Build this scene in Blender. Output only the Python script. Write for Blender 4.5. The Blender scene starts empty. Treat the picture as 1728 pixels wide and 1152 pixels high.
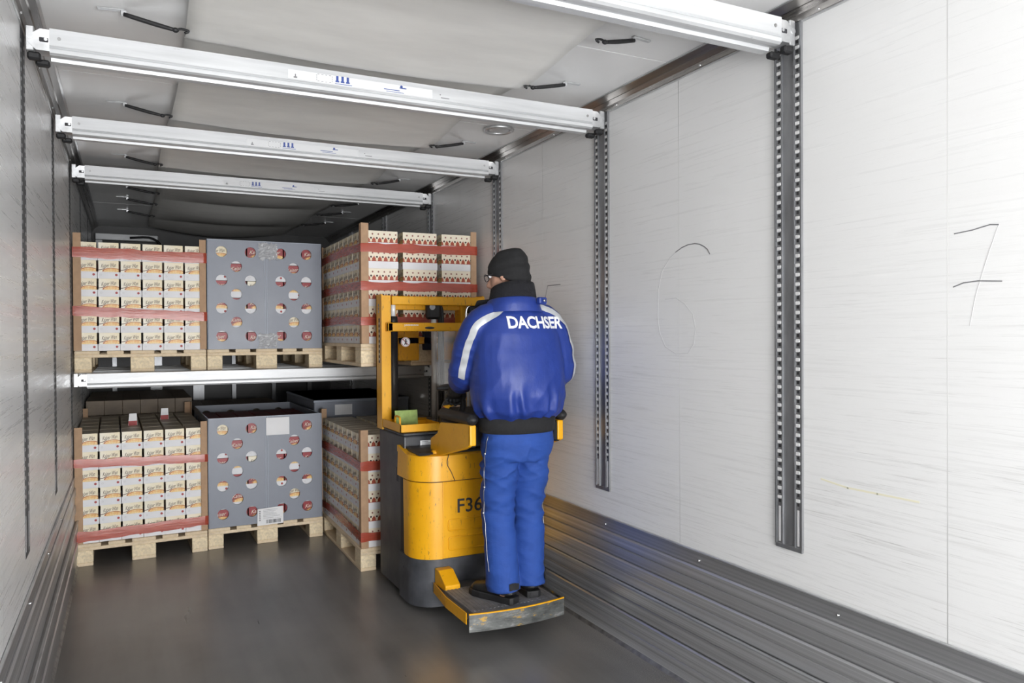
import bpy, bmesh, math, random
from mathutils import Vector, Matrix, noise
from mathutils.bvhtree import BVHTree

random.seed(7)
SC = bpy.context.scene
COL = SC.collection
PI = math.pi

# ------------------------------------------------------------------ camera, world, light, exposure
CAM_H = 1.495
cam_d = bpy.data.cameras.new('camera')
cam_d.sensor_width = 36.0
cam_d.lens = 1289.9 / 1728 * 36.0
cam_d.clip_start = 0.02
cam_o = bpy.data.objects.new('camera', cam_d)
COL.objects.link(cam_o)
_yaw, _pitch, _roll = math.radians(26.625), math.radians(0.4946), math.radians(-0.3224)
_f = Vector((math.sin(_yaw) * math.cos(_pitch), math.cos(_yaw) * math.cos(_pitch), -math.sin(_pitch)))
_r = Vector((math.cos(_yaw), -math.sin(_yaw), 0))
_u = _r.cross(_f)
_r2 = _r * math.cos(_roll) + _u * math.sin(_roll)
_u2 = -_r * math.sin(_roll) + _u * math.cos(_roll)
_m = Matrix((_r2, _u2, -_f)).transposed().to_4x4()
_m.translation = Vector((0, 0, CAM_H))
cam_o.matrix_world = _m
SC.camera = cam_o

world = bpy.data.worlds.new('overcast_daylight')
SC.world = world
world.use_nodes = True
_bg = world.node_tree.nodes['Background']
_bg.inputs['Color'].default_value = (0.97, 0.985, 1.0, 1)
_bg.inputs['Strength'].default_value = 1.0

REAR_Y = -3.4          # the open rear doors of the trailer
_pl = bpy.data.lights.new('rear_door_daylight', 'AREA')
_pl.shape = 'RECTANGLE'; _pl.size = 2.4; _pl.size_y = 1.8
_pl.energy = 365.0
_pl.color = (0.985, 0.99, 1.0)
_po = bpy.data.objects.new('rear_door_daylight', _pl)
COL.objects.link(_po)
_po.location = (0.9, REAR_Y, 0.92)
_po.rotation_euler = (math.radians(107), 0, 0)

SC.cycles.max_bounces = 8; SC.cycles.diffuse_bounces = 4; SC.cycles.glossy_bounces = 3; SC.cycles.transparent_max_bounces = 8
SC.cycles.caustics_reflective = False; SC.cycles.caustics_refractive = False
SC.cycles.use_adaptive_sampling = True; SC.cycles.adaptive_threshold = 0.06
SC.view_settings.view_transform = 'Standard'
SC.view_settings.look = 'None'
SC.view_settings.gamma = 1.0
SC.view_settings.exposure = 0.13
SC.view_settings.use_curve_mapping = False

# ------------------------------------------------------------------ helpers
def link(o, parent=None):
    COL.objects.link(o)
    if parent is not None:
        o.parent = parent
    return o

def tag(o, label=None, cat=None, group=None, kind=None):
    if label: o['label'] = label
    if cat: o['category'] = cat
    if group: o['group'] = group
    if kind: o['kind'] = kind
    return o

def empty(name, loc=(0, 0, 0), rz=0.0, label=None, cat=None, group=None, parent=None):
    o = bpy.data.objects.new(name, None)
    link(o, parent)
    o.location = loc
    o.rotation_euler = (0, 0, rz)
    o.empty_display_size = 0.1
    return tag(o, label, cat, group)

class MB:
    """collects shapes into one mesh"""
    def __init__(self):
        self.v = []; self.f = []; self.mi = []; self.sm = []
    def add(self, verts, faces, mi=0, smooth=False):
        b = len(self.v)
        self.v += [tuple(p) for p in verts]
        for f in faces:
            self.f.append([i + b for i in f]); self.mi.append(mi); self.sm.append(smooth)
        return self
    def box(self, x0, x1, y0, y1, z0, z1, bev=0.0, mi=0, M=None):
        if bev <= 0:
            vs = [(x, y, z) for z in (z0, z1) for y in (y0, y1) for x in (x0, x1)]
            fs = [(0, 2, 3, 1), (4, 5, 7, 6), (0, 1, 5, 4), (2, 6, 7, 3), (0, 4, 6, 2), (1, 3, 7, 5)]
        else:
            b = min(bev, (x1 - x0) / 2.01, (y1 - y0) / 2.01, (z1 - z0) / 2.01)
            X = (x0, x1); Y = (y0, y1); Z = (z0, z1)
            vs = []; idx = {}
            for i in (0, 1):
                for j in (0, 1):
                    for k in (0, 1):
                        sx = b if i == 0 else -b; sy = b if j == 0 else -b; sz = b if k == 0 else -b
                        for a in range(3):
                            p = [X[i] + sx, Y[j] + sy, Z[k] + sz]
                            p[a] = (X[i], Y[j], Z[k])[a]
                            idx[(i, j, k, a)] = len(vs); vs.append(tuple(p))
            fs = []
            for a in range(3):
                for s in (0, 1):
                    q = []
                    for (m, n) in ((0, 0), (1, 0), (1, 1), (0, 1)):
                        c = [0, 0, 0]; c[a] = s; c[(a + 1) % 3] = m; c[(a + 2) % 3] = n
                        q.append(idx[(c[0], c[1], c[2], a)])
                    fs.append(q if s else q[::-1])
            for a in range(3):       # edges parallel to axis a
                b1, b2 = (a + 1) % 3, (a + 2) % 3
                for m in (0, 1):
                    for n in (0, 1):
                        c0 = [0, 0, 0]; c0[b1] = m; c0[b2] = n
                        c1 = list(c0); c1[a] = 1
                        q = [idx[(*c0, b1)], idx[(*c1, b1)], idx[(*c1, b2)], idx[(*c0, b2)]]
                        fs.append(q if (m ^ n) else q[::-1])
            for i in (0, 1):
                for j in (0, 1):
                    for k in (0, 1):
                        t = [idx[(i, j, k, 0)], idx[(i, j, k, 1)], idx[(i, j, k, 2)]]
                        fs.append(t if (i + j + k) % 2 else t[::-1])
        if M is not None:
            vs = [M @ Vector(p) for p in vs]
        return self.add(vs, fs, mi)
    def prism(self, poly, a0, a1, axis='y', mi=0, M=None):
        """poly: list of 2D points; extruded along axis. axis x:(y,z) y:(x,z) z:(x,y)"""
        n = len(poly)
        def P(p, a):
            if axis == 'x': return (a, p[0], p[1])
            if axis == 'y': return (p[0], a, p[1])
            return (p[0], p[1], a)
        vs = [P(p, a0) for p in poly] + [P(p, a1) for p in poly]
        fs = [list(range(n))[::-1], list(range(n, 2 * n))]
        fs += [(i, (i + 1) % n, n + (i + 1) % n, n + i) for i in range(n)]
        if M is not None: vs = [M @ Vector(p) for p in vs]
        return self.add(vs, fs, mi)
    def cyl(self, p0, p1, r0, r1=None, n=14, mi=0, cap=True):
        r1 = r0 if r1 is None else r1
        p0 = Vector(p0); p1 = Vector(p1); d = (p1 - p0).normalized()
        a = d.orthogonal().normalized(); b = d.cross(a)
        vs = []
        for p, r in ((p0, r0), (p1, r1)):
            vs += [p + (a * math.cos(t) + b * math.sin(t)) * r for t in [2 * PI * i / n for i in range(n)]]
        fs = [(i, (i + 1) % n, n + (i + 1) % n, n + i) for i in range(n)]
        b0 = len(self.v)
        self.add(vs, fs, mi, True)
        if cap:
            self.f.append([b0 + i for i in range(n)][::-1]); self.mi.append(mi); self.sm.append(False)
            self.f.append([b0 + n + i for i in range(n)]); self.mi.append(mi); self.sm.append(False)
        return self
    def tube(self, pts, rad, n=10, sub=3, mi=0, closed=False, up=None):
        """smooth tube along pts; rad: number, list of numbers or list of (a,b)"""
        pts = [Vector(p) for p in pts]
        k = len(pts)
        if not isinstance(rad, (list, tuple)): rad = [rad] * k
        rad = [(r, r) if not isinstance(r, (list, tuple)) else r for r in rad]
        P = []; Rr = []
        segs = k if closed else k - 1
        for i in range(segs):
            if closed:
                a, b, c, d = pts[i - 1], pts[i], pts[(i + 1) % k], pts[(i + 2) % k]
            else:
                b, c = pts[i], pts[i + 1]
                a = pts[i - 1] if i > 0 else b - (c - b)
                d = pts[i + 2] if i + 2 < k else c + (c - b)
            for s in range(sub):
                t = s / sub
                P.append(0.5 * ((2 * b) + (c - a) * t + (2 * a - 5 * b + 4 * c - d) * t * t + (3 * b - a - 3 * c + d) * t ** 3))
                r0, r1 = rad[i], rad[(i + 1) % k]
                tt = t * t * (3 - 2 * t)
                Rr.append((r0[0] + (r1[0] - r0[0]) * tt, r0[1] + (r1[1] - r0[1]) * tt))
        if not closed:
            P.append(pts[-1]); Rr.append(rad[-1])
        m = len(P)
        T = []
        for i in range(m):
            if closed: t = P[(i + 1) % m] - P[i - 1]
            else: t = P[min(i + 1, m - 1)] - P[max(i - 1, 0)]
            T.append(t.normalized())
        if up is not None:
            U = [(Vector(up) - t * t.dot(Vector(up))).normalized() for t in T]
        else:
            u = T[0].orthogonal().normalized(); U = []
            for t in T:
                u = (u - t * u.dot(t)).normalized(); U.append(u.copy())
        vs = []
        for i in range(m):
            w = T[i].cross(U[i])
            for j in range(n):
                a = 2 * PI * j / n
                vs.append(P[i] + U[i] * math.cos(a) * Rr[i][0] + w * math.sin(a) * Rr[i][1])
        fs = []
        for i in range(m if closed else m - 1):
            for j in range(n):
                i2 = (i + 1) % m
                fs.append((i * n + j, i * n + (j + 1) % n, i2 * n + (j + 1) % n, i2 * n + j))
        if not closed:
            fs.append(list(range(n))[::-1]); fs.append([(m - 1) * n + j for j in range(n)])
        return self.add(vs, fs, mi, True)
    def ellipsoid(self, c, r, n=16, m=10, mi=0, M=None):
        c = Vector(c); vs = []; fs = []
        for i in range(m + 1):
            ph = PI * i / m
            for j in range(n):
                th = 2 * PI * j / n
                p = Vector((r[0] * math.sin(ph) * math.cos(th), r[1] * math.sin(ph) * math.sin(th), r[2] * math.cos(ph)))
                if M is not None: p = M @ p
                vs.append(c + p)
        for i in range(m):
            for j in range(n):
                fs.append((i * n + j, (i + 1) * n + j, (i + 1) * n + (j + 1) % n, i * n + (j + 1) % n))
        return self.add(vs, fs, mi, True)
    def loft(self, rings, mi=0, cap=True, smooth=True):
        n = len(rings[0]); vs = [p for r in rings for p in r]; fs = []
        for i in range(len(rings) - 1):
            for j in range(n):
                fs.append((i * n + j, i * n + (j + 1) % n, (i + 1) * n + (j + 1) % n, (i + 1) * n + j))
        if cap:
            fs.append(list(range(n))[::-1]); fs.append([(len(rings) - 1) * n + j for j in range(n)])
        return self.add(vs, fs, mi, smooth)
    def disc(self, c, r, normal, n=12, mi=0, ry=None):
        c = Vector(c); nrm = Vector(normal).normalized()
        a = Vector((0, 0, 1)); a = (a - nrm * a.dot(nrm))
        a = a.normalized() if a.length > 1e-4 else nrm.orthogonal().normalized()
        b = a.cross(nrm)
        vs = [c + b * math.cos(2 * PI * i / n) * r + a * math.sin(2 * PI * i / n) * (ry or r) for i in range(n)]
        return self.add(vs, [list(range(n))], mi)
    def mesh(self, name, mats, fix=True):
        me = bpy.data.meshes.new(name)
        me.from_pydata([tuple(p) for p in self.v], [], self.f)
        for m in (mats if isinstance(mats, (list, tuple)) else [mats]):
            me.materials.append(m)
        me.polygons.foreach_set('material_index', self.mi)
        me.polygons.foreach_set('use_smooth', self.sm)
        if fix:
            bm = bmesh.new(); bm.from_mesh(me)
            bmesh.ops.remove_doubles(bm, verts=bm.verts, dist=1e-6)
            bmesh.ops.recalc_face_normals(bm, faces=bm.faces)
            bm.to_mesh(me); bm.free()
        me.update()
        return me
    def build(self, name, mats, parent=None, fix=True, **kw):
        o = bpy.data.objects.new(name, self.mesh(name, mats, fix))
        link(o, parent)
        return tag(o, **kw)

def obj(name, me, parent=None, loc=None, rot=None, **kw):
    o = bpy.data.objects.new(name, me)
    link(o, parent)
    if loc is not None: o.location = loc
    if rot is not None: o.rotation_euler = rot
    return tag(o, **kw)

def copy_tree(o, parent=None, level=0):
    c = o.copy()
    COL.objects.link(c)
    if parent is not None: c.parent = parent
    for ch in o.children:
        copy_tree(ch, c, level + 1)
    return c

def evaluated(o, name):
    bpy.context.view_layer.update()
    dg = bpy.context.evaluated_depsgraph_get()
    me = bpy.data.meshes.new_from_object(o.evaluated_get(dg))
    me.name = name
    return me

def text_mesh(s, height, mat, bold=0.0, shear=0.0, extrude=0.0, spacing=1.0):
    """upright lettering in the XZ plane facing -Y, centred on the origin; cap height = height"""
    cu = bpy.data.curves.new('lettering', 'FONT')
    cu.body = s; cu.size = 1.0; cu.offset = bold; cu.shear = shear; cu.extrude = extrude
    cu.space_character = spacing; cu.resolution_u = 3
    o = bpy.data.objects.new('lettering_tmp', cu); COL.objects.link(o)
    me = evaluated(o, 'lettering')
    bpy.data.objects.remove(o)
    xs = [v.co.x for v in me.vertices]; ys = [v.co.y for v in me.vertices]
    cx, cy = (min(xs) + max(xs)) / 2, (min(ys) + max(ys)) / 2
    k = height / (max(ys) - min(ys))
    for v in me.vertices:
        v.co = Vector(((v.co.x - cx) * k, -v.co.z * k, (v.co.y - cy) * k))
    me.materials.clear(); me.materials.append(mat)
    return me

def holes_panel(name, w, h, holes, t, mat):
    """plate w x h in XZ (origin at bottom centre), thickness t in Y, with round holes [(x,z,r)]"""
    cu = bpy.data.curves.new(name, 'CURVE'); cu.dimensions = '2D'; cu.fill_mode = 'BOTH'; cu.extrude = t / 2
    def poly(pts):
        s = cu.splines.new('POLY'); s.points.add(len(pts) - 1)
        for p, q in zip(s.points, pts): p.co = (q[0], q[1], 0, 1)
        s.use_cyclic_u = True
    poly([(-w / 2, 0), (w / 2, 0), (w / 2, h), (-w / 2, h)])
    for (x, z, r) in holes:
        poly([(x + r * math.cos(a), z + r * math.sin(a)) for a in [2 * PI * i / 24 for i in range(24)]])
    o = bpy.data.objects.new(name, cu); COL.objects.link(o)
    me = evaluated(o, name); bpy.data.objects.remove(o)
    for v in me.vertices: v.co = Vector((v.co.x, -v.co.z, v.co.y))
    me.materials.clear(); me.materials.append(mat)
    return me

# ------------------------------------------------------------------ materials
def new_mat(name):
    m = bpy.data.materials.new(name); m.use_nodes = True
    nt = m.node_tree
    return m, nt, nt.nodes['Principled BSDF']

def N(nt, typ, **kw):
    n = nt.nodes.new(typ)
    for k, v in kw.items(): setattr(n, k, v)
    return n

def mth(nt, op, a, b=None, c=None, clamp=False):
    n = nt.nodes.new('ShaderNodeMath'); n.operation = op; n.use_clamp = clamp
    for i, x in enumerate((a, b, c)):
        if x is None: continue
        if isinstance(x, (int, float)): n.inputs[i].default_value = x
        else: nt.links.new(x, n.inputs[i])
    return n.outputs[0]

def mixc(nt, fac, a, b):
    n = nt.nodes.new('ShaderNodeMix'); n.data_type = 'RGBA'
    for s, x in ((n.inputs[0], fac), (n.inputs[6], a), (n.inputs[7], b)):
        if isinstance(x, (int, float)): s.default_value = x
        elif isinstance(x, (tuple, list)): s.default_value = (*x[:3], 1)
        else: nt.links.new(x, s)
    return n.outputs[2]

def coords(nt, kind='Object', scale=(1, 1, 1), rot=(0, 0, 0)):
    t = nt.nodes.new('ShaderNodeTexCoord'); mp = nt.nodes.new('ShaderNodeMapping')
    mp.inputs['Scale'].default_value = scale; mp.inputs['Rotation'].default_value = rot
    nt.links.new(t.outputs[kind], mp.inputs['Vector'])
    return mp.outputs['Vector']

def noise_t(nt, vec, scale, detail=4, rough=0.55):
    n = nt.nodes.new('ShaderNodeTexNoise')
    n.inputs['Scale'].default_value = scale; n.inputs['Detail'].default_value = detail
    n.inputs['Roughness'].default_value = rough
    if vec is not None: nt.links.new(vec, n.inputs['Vector'])
    return n.outputs['Fac']

def ramp(nt, fac, stops):
    r = nt.nodes.new('ShaderNodeValToRGB')
    el = r.color_ramp.elements
    while len(el) < len(stops): el.new(0.5)
    for e, (p, c) in zip(el, stops):
        e.position = p
        e.color = (*c, 1) if isinstance(c, (tuple, list)) else (c, c, c, 1)
    nt.links.new(fac, r.inputs[0])
    return r.outputs[0]

def bump(nt, bsdf, height, strength=0.2, dist=0.01):
    b = nt.nodes.new('ShaderNodeBump')
    b.inputs['Strength'].default_value = strength; b.inputs['Distance'].default_value = dist
    nt.links.new(height, b.inputs['Height']); nt.links.new(b.outputs[0], bsdf.inputs['Normal'])

def simple(name, col, rough=0.5, metal=0.0, var=0.0, scale=8.0, stretch=(1, 1, 1), bmp=0.0, kind='Object', rvar=0.0, spec=None):
    m, nt, b = new_mat(name)
    b.inputs['Base Color'].default_value = (*col, 1)
    b.inputs['Roughness'].default_value = rough; b.inputs['Metallic'].default_value = metal
    if spec is not None: b.inputs['Specular IOR Level'].default_value = spec
    if var or bmp or rvar:
        v = coords(nt, kind, stretch); f = noise_t(nt, v, scale)
        if var:
            lo = tuple(max(0, c * (1 - var)) for c in col); hi = tuple(min(1, c * (1 + var)) for c in col)
            nt.links.new(ramp(nt, f, [(0.3, lo), (0.7, hi)]), b.inputs['Base Color'])
        if rvar:
            nt.links.new(ramp(nt, f, [(0.3, max(0, rough - rvar)), (0.7, min(1, rough + rvar))]), b.inputs['Roughness'])
        if bmp: bump(nt, b, f, bmp, 0.01)
    return m

MAT = {}
MAT['dark'] = simple('dark_plastic', (0.028, 0.028, 0.030), 0.45, var=0.3, scale=12, rvar=0.1)
MAT['black'] = simple('black_rubber', (0.012, 0.012, 0.013), 0.55, var=0.3)
MAT['alu'] = None
MAT['alu_end'] = simple('cast_aluminium_end', (0.66, 0.67, 0.68), 0.42, 0.8, var=0.2, scale=20)
MAT['rail'] = simple('zinc_rail', (0.30, 0.305, 0.315), 0.34, 0.7, var=0.15, scale=9, stretch=(2, 2, 0.6), rvar=0.03)
MAT['rail_edge'] = simple('rail_lip', (0.62, 0.63, 0.64), 0.34, 0.7, var=0.15)
MAT['bright'] = simple('bright_steel', (0.85, 0.86, 0.87), 0.22, 1.0)
MAT['chrome'] = simple('chrome_rod', (0.88, 0.89, 0.90), 0.30, 0.08)
MAT['steel'] = simple('worn_steel', (0.30, 0.30, 0.30), 0.42, 0.8, var=0.35, scale=18)
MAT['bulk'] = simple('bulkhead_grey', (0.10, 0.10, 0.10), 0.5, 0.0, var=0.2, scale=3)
def alu_mat():
    m, nt, b = new_mat('scuffed_aluminium')
    f = noise_t(nt, coords(nt, 'Object', (0.4, 6, 6)), 6, 4); s = noise_t(nt, coords(nt, 'Object', (2.2, 5, 9)), 5, 6, 0.75)
    c = ramp(nt, f, [(0.3, (0.56, 0.57, 0.58)), (0.7, (0.70, 0.71, 0.72))])
    c = mixc(nt, ramp(nt, s, [(0.66, 0.0), (0.74, 0.75)]), c, (0.22, 0.22, 0.22))
    nt.links.new(c, b.inputs['Base Color']); b.inputs['Metallic'].default_value = 0.45
    nt.links.new(ramp(nt, f, [(0.3, 0.46), (0.7, 0.58)]), b.inputs['Roughness'])
    return m
MAT['alu'] = alu_mat()
MAT['sticker'] = simple('white_sticker', (0.78, 0.79, 0.80), 0.35)
MAT['blue_print'] = simple('blue_print', (0.05, 0.09, 0.33), 0.45)
MAT['ink'] = simple('black_ink', (0.03, 0.03, 0.035), 0.6)
MAT['pen'] = simple('marker_line', (0.20, 0.20, 0.21), 0.6)
MAT['pen_faint'] = simple('faint_marker_line', (0.60, 0.60, 0.60), 0.5)
MAT['pen_yellow'] = simple('yellow_scuff', (0.78, 0.75, 0.58), 0.5)
MAT['sheet'] = simple('white_tarpaulin', (0.87, 0.86, 0.825), 0.5, var=0.05, scale=3, stretch=(1, 3, 1), bmp=0.08)
MAT['tan_card'] = simple('tan_edge_board', (0.47, 0.30, 0.18), 0.7, var=0.1, scale=20)
MAT['tray_white'] = simple('white_tray_card', (0.83, 0.83, 0.85), 0.55, var=0.03)
MAT['red_dot'] = simple('red_print', (0.42, 0.07, 0.07), 0.6)
MAT['paper'] = simple('white_paper', (0.86, 0.86, 0.87), 0.6, var=0.03)
MAT['grey_sleeve'] = simple('grey_twinwall_plastic', (0.24, 0.26, 0.308), 0.42, var=0.06, scale=5, rvar=0.06)
MAT['grey_lip'] = simple('grey_plastic_edge', (0.36, 0.40, 0.47), 0.4)
MAT['kapton'] = simple('clear_tape', (0.72, 0.73, 0.74), 0.25, var=0.2, scale=40)

def wall_mat(name, wear=1.0, rub_z=((0.25, 1.0), (0.50, 0.85), (0.74, 0.12))):
    m, nt, b = new_mat(name)
    base = (0.80, 0.80, 0.796)
    v1 = coords(nt, 'Object', (1, 0.55, 26), (math.radians(3.2), 0, 0))
    n1 = noise_t(nt, v1, 2.4, 6, 0.72)
    v2 = coords(nt, 'Object', (1, 1.3, 60), (math.radians(-2.0), 0, 0))
    n2 = noise_t(nt, v2, 2.2, 5, 0.75)
    v3 = coords(nt, 'Object', (1, 0.35, 0.8)); patch = noise_t(nt, v3, 1.6, 3)
    s1 = ramp(nt, n1, [(0.52, 0.0), (0.72, 1.0)])
    s2 = ramp(nt, n2, [(0.57, 0.0), (0.72, 1.0)])
    s = mth(nt, 'ADD', mth(nt, 'MULTIPLY', s1, 0.42), mth(nt, 'MULTIPLY', s2, 0.75), clamp=True)
    # the scuffing sits where cargo rubs, in the lower two thirds
    tc = nt.nodes.new('ShaderNodeTexCoord'); sep = nt.nodes.new('ShaderNodeSeparateXYZ')
    nt.links.new(tc.outputs['Object'], sep.inputs[0])
    rub = ramp(nt, mth(nt, 'DIVIDE', sep.outputs[2], 2.6), list(rub_z))
    fac = mth(nt, 'MULTIPLY', mth(nt, 'MULTIPLY', s, rub), mth(nt, 'MULTIPLY', ramp(nt, patch, [(0.38, 0.12), (0.62, 1.0)]), 0.95 * wear), clamp=True)
    nt.links.new(mixc(nt, fac, base, (0.40, 0.395, 0.38)), b.inputs['Base Color'])
    nt.links.new(ramp(nt, n1, [(0.3, 0.22), (0.7, 0.40)]), b.inputs['Roughness'])
    bump(nt, b, n1, 0.015, 0.004)
    return m
MAT['wall'] = wall_mat('white_gelcoat_panel')
MAT['wall_left'] = wall_mat('white_gelcoat_panel_scuffed', 1.1, ((0.20, 1.0), (0.42, 0.8), (0.58, 0.06)))
MAT['ceiling'] = simple('white_ceiling_panel', (0.88, 0.88, 0.875), 0.3, var=0.03, scale=2)
MAT['seam'] = simple('panel_joint_bead', (0.76, 0.76, 0.75), 0.4)

def metal_strip(name, col, rough, metal, axis_stretch, scale=3.0, var=0.4):
    m, nt, b = new_mat(name)
    v = coords(nt, 'Object', axis_stretch); f = noise_t(nt, v, scale, 5, 0.55)
    v2 = coords(nt, 'Object', (1, 1, 1)); f2 = noise_t(nt, v2, 1.7, 4)
    lo = tuple(c * (1 - var) for c in col); hi = tuple(min(1, c * (1 + var)) for c in col)
    c1 = ramp(nt, f, [(0.32, lo), (0.68, hi)])
    inf = nt.nodes.new('ShaderNodeObjectInfo')
    c2 = mixc(nt, mth(nt, 'MULTIPLY', f2, 0.5), c1, tuple(c * 0.75 for c in col))
    nt.links.new(mixc(nt, mth(nt, 'MULTIPLY', inf.outputs['Random'], 0.7), c2, tuple(c * 0.40 for c in col)), b.inputs['Base Color'])
    b.inputs['Metallic'].default_value = metal
    nt.links.new(ramp(nt, f, [(0.3, rough - 0.02), (0.7, rough + 0.03)]), b.inputs['Roughness'])
    return m
MAT['kick'] = metal_strip('kick_plate_aluminium', (0.66, 0.665, 0.68), 0.33, 0.72, (1, 0.05, 34), 2.4, 0.38)
MAT['trim'] = metal_strip('corner_trim_aluminium', (0.42, 0.40, 0.38), 0.28, 0.95, (20, 0.4, 20), 2.0, 0.25)

def floor_mat():
    m, nt, b = new_mat('grey_coated_floor')
    v = coords(nt, 'Object', (5, 0.45, 1)); f = noise_t(nt, v, 1.8, 4, 0.5)
    v2 = coords(nt, 'Object', (1, 1, 1)); f2 = noise_t(nt, v2, 1.4, 5)
    f3 = noise_t(nt, v2, 260, 2)
    c = ramp(nt, f, [(0.3, (0.155, 0.150, 0.145)), (0.7, (0.23, 0.223, 0.216))])
    c = mixc(nt, ramp(nt, f2, [(0.35, 0.0), (0.75, 0.55)]), c, (0.33, 0.318, 0.305))
    # gritty anti-slip border along the side wall
    tc = nt.nodes.new('ShaderNodeTexCoord'); sep = nt.nodes.new('ShaderNodeSeparateXYZ')
    nt.links.new(tc.outputs['Object'], sep.inputs[0])
    edge = ramp(nt, mth(nt, 'ADD', mth(nt, 'MULTIPLY', mth(nt, 'SUBTRACT', sep.outputs[0], 1.80), 3.4), mth(nt, 'MULTIPLY', mth(nt, 'SUBTRACT', f2, 0.5), 0.8)), [(0.0, 0.0), (0.8, 1.0)])
    speck = ramp(nt, f3, [(0.52, 0.0), (0.62, 1.0)])
    c = mixc(nt, mth(nt, 'MULTIPLY', mth(nt, 'MULTIPLY', edge, speck), 0.6), c, (0.42, 0.40, 0.36))
    nt.links.new(c, b.inputs['Base Color'])
    b.inputs['Metallic'].default_value = 0.25
    nt.links.new(ramp(nt, f, [(0.25, 0.27), (0.75, 0.34)]), b.inputs['Roughness'])
    hh = mth(nt, 'ADD', mth(nt, 'MULTIPLY', f3, mth(nt, 'ADD', mth(nt, 'MULTIPLY', edge, 0.6), 0.12)), mth(nt, 'MULTIPLY', f2, 0.1))
    bump(nt, b, hh, 0.10, 0.004)
    return m
MAT['floor'] = floor_mat()
MAT['dock'] = simple('dock_concrete', (0.42, 0.41, 0.40), 0.7, var=0.15, scale=3)

def wood_mat(name, col, kind='Object'):
    m, nt, b = new_mat(name)
    v = coords(nt, kind, (1, 1, 1)); inf = nt.nodes.new('ShaderNodeObjectInfo')
    w = noise_t(nt, coords(nt, kind, (14, 2.5, 14)), 3.0, 5)
    c = ramp(nt, w, [(0.3, tuple(x * 0.78 for x in col)), (0.7, tuple(min(1, x * 1.08) for x in col))])
    c = mixc(nt, mth(nt, 'MULTIPLY', inf.outputs['Random'], 0.45), c, tuple(x * k for x, k in zip(col, (0.80, 0.72, 0.62))))
    nt.links.new(c, b.inputs['Base Color']); b.inputs['Roughness'].default_value = 0.68
    bump(nt, b, w, 0.15, 0.004)
    return m
MAT['wood'] = wood_mat('pale_pallet_wood', (0.88, 0.73, 0.52))
MAT['chip'] = simple('pressed_chip_block', (0.85, 0.71, 0.49), 0.75, var=0.18, scale=60)

def worn_yellow(name, wear=0.35):
    m, nt, b = new_mat(name)
    v = coords(nt, 'Object'); f = noise_t(nt, v, 5, 4)
    c = ramp(nt, f, [(0.3, (0.78, 0.36, 0.004)), (0.7, (0.86, 0.43, 0.008))])
    sv = noise_t(nt, coords(nt, 'Object', (9, 9, 2)), 8, 6, 0.75)
    sc = ramp(nt, sv, [(0.60, 0.0), (0.66, 1.0)])
    c = mixc(nt, mth(nt, 'MULTIPLY', sc, wear), c, (0.10, 0.07, 0.03))
    nt.links.new(c, b.inputs['Base Color'])
    b.inputs['Roughness'].default_value = 0.38
    return m
MAT['yellow'] = worn_yellow('yellow_paint', 0.45)
MAT['yellow_worn'] = worn_yellow('worn_yellow_paint', 0.9)
MAT['chassis'] = simple('dark_grey_paint', (0.032, 0.034, 0.040), 0.42, var=0.35, scale=9, rvar=0.08)
MAT['chassis_base'] = simple('grey_base_paint', (0.060, 0.063, 0.072), 0.48, var=0.4, scale=10)
MAT['platform_edge'] = None

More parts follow.
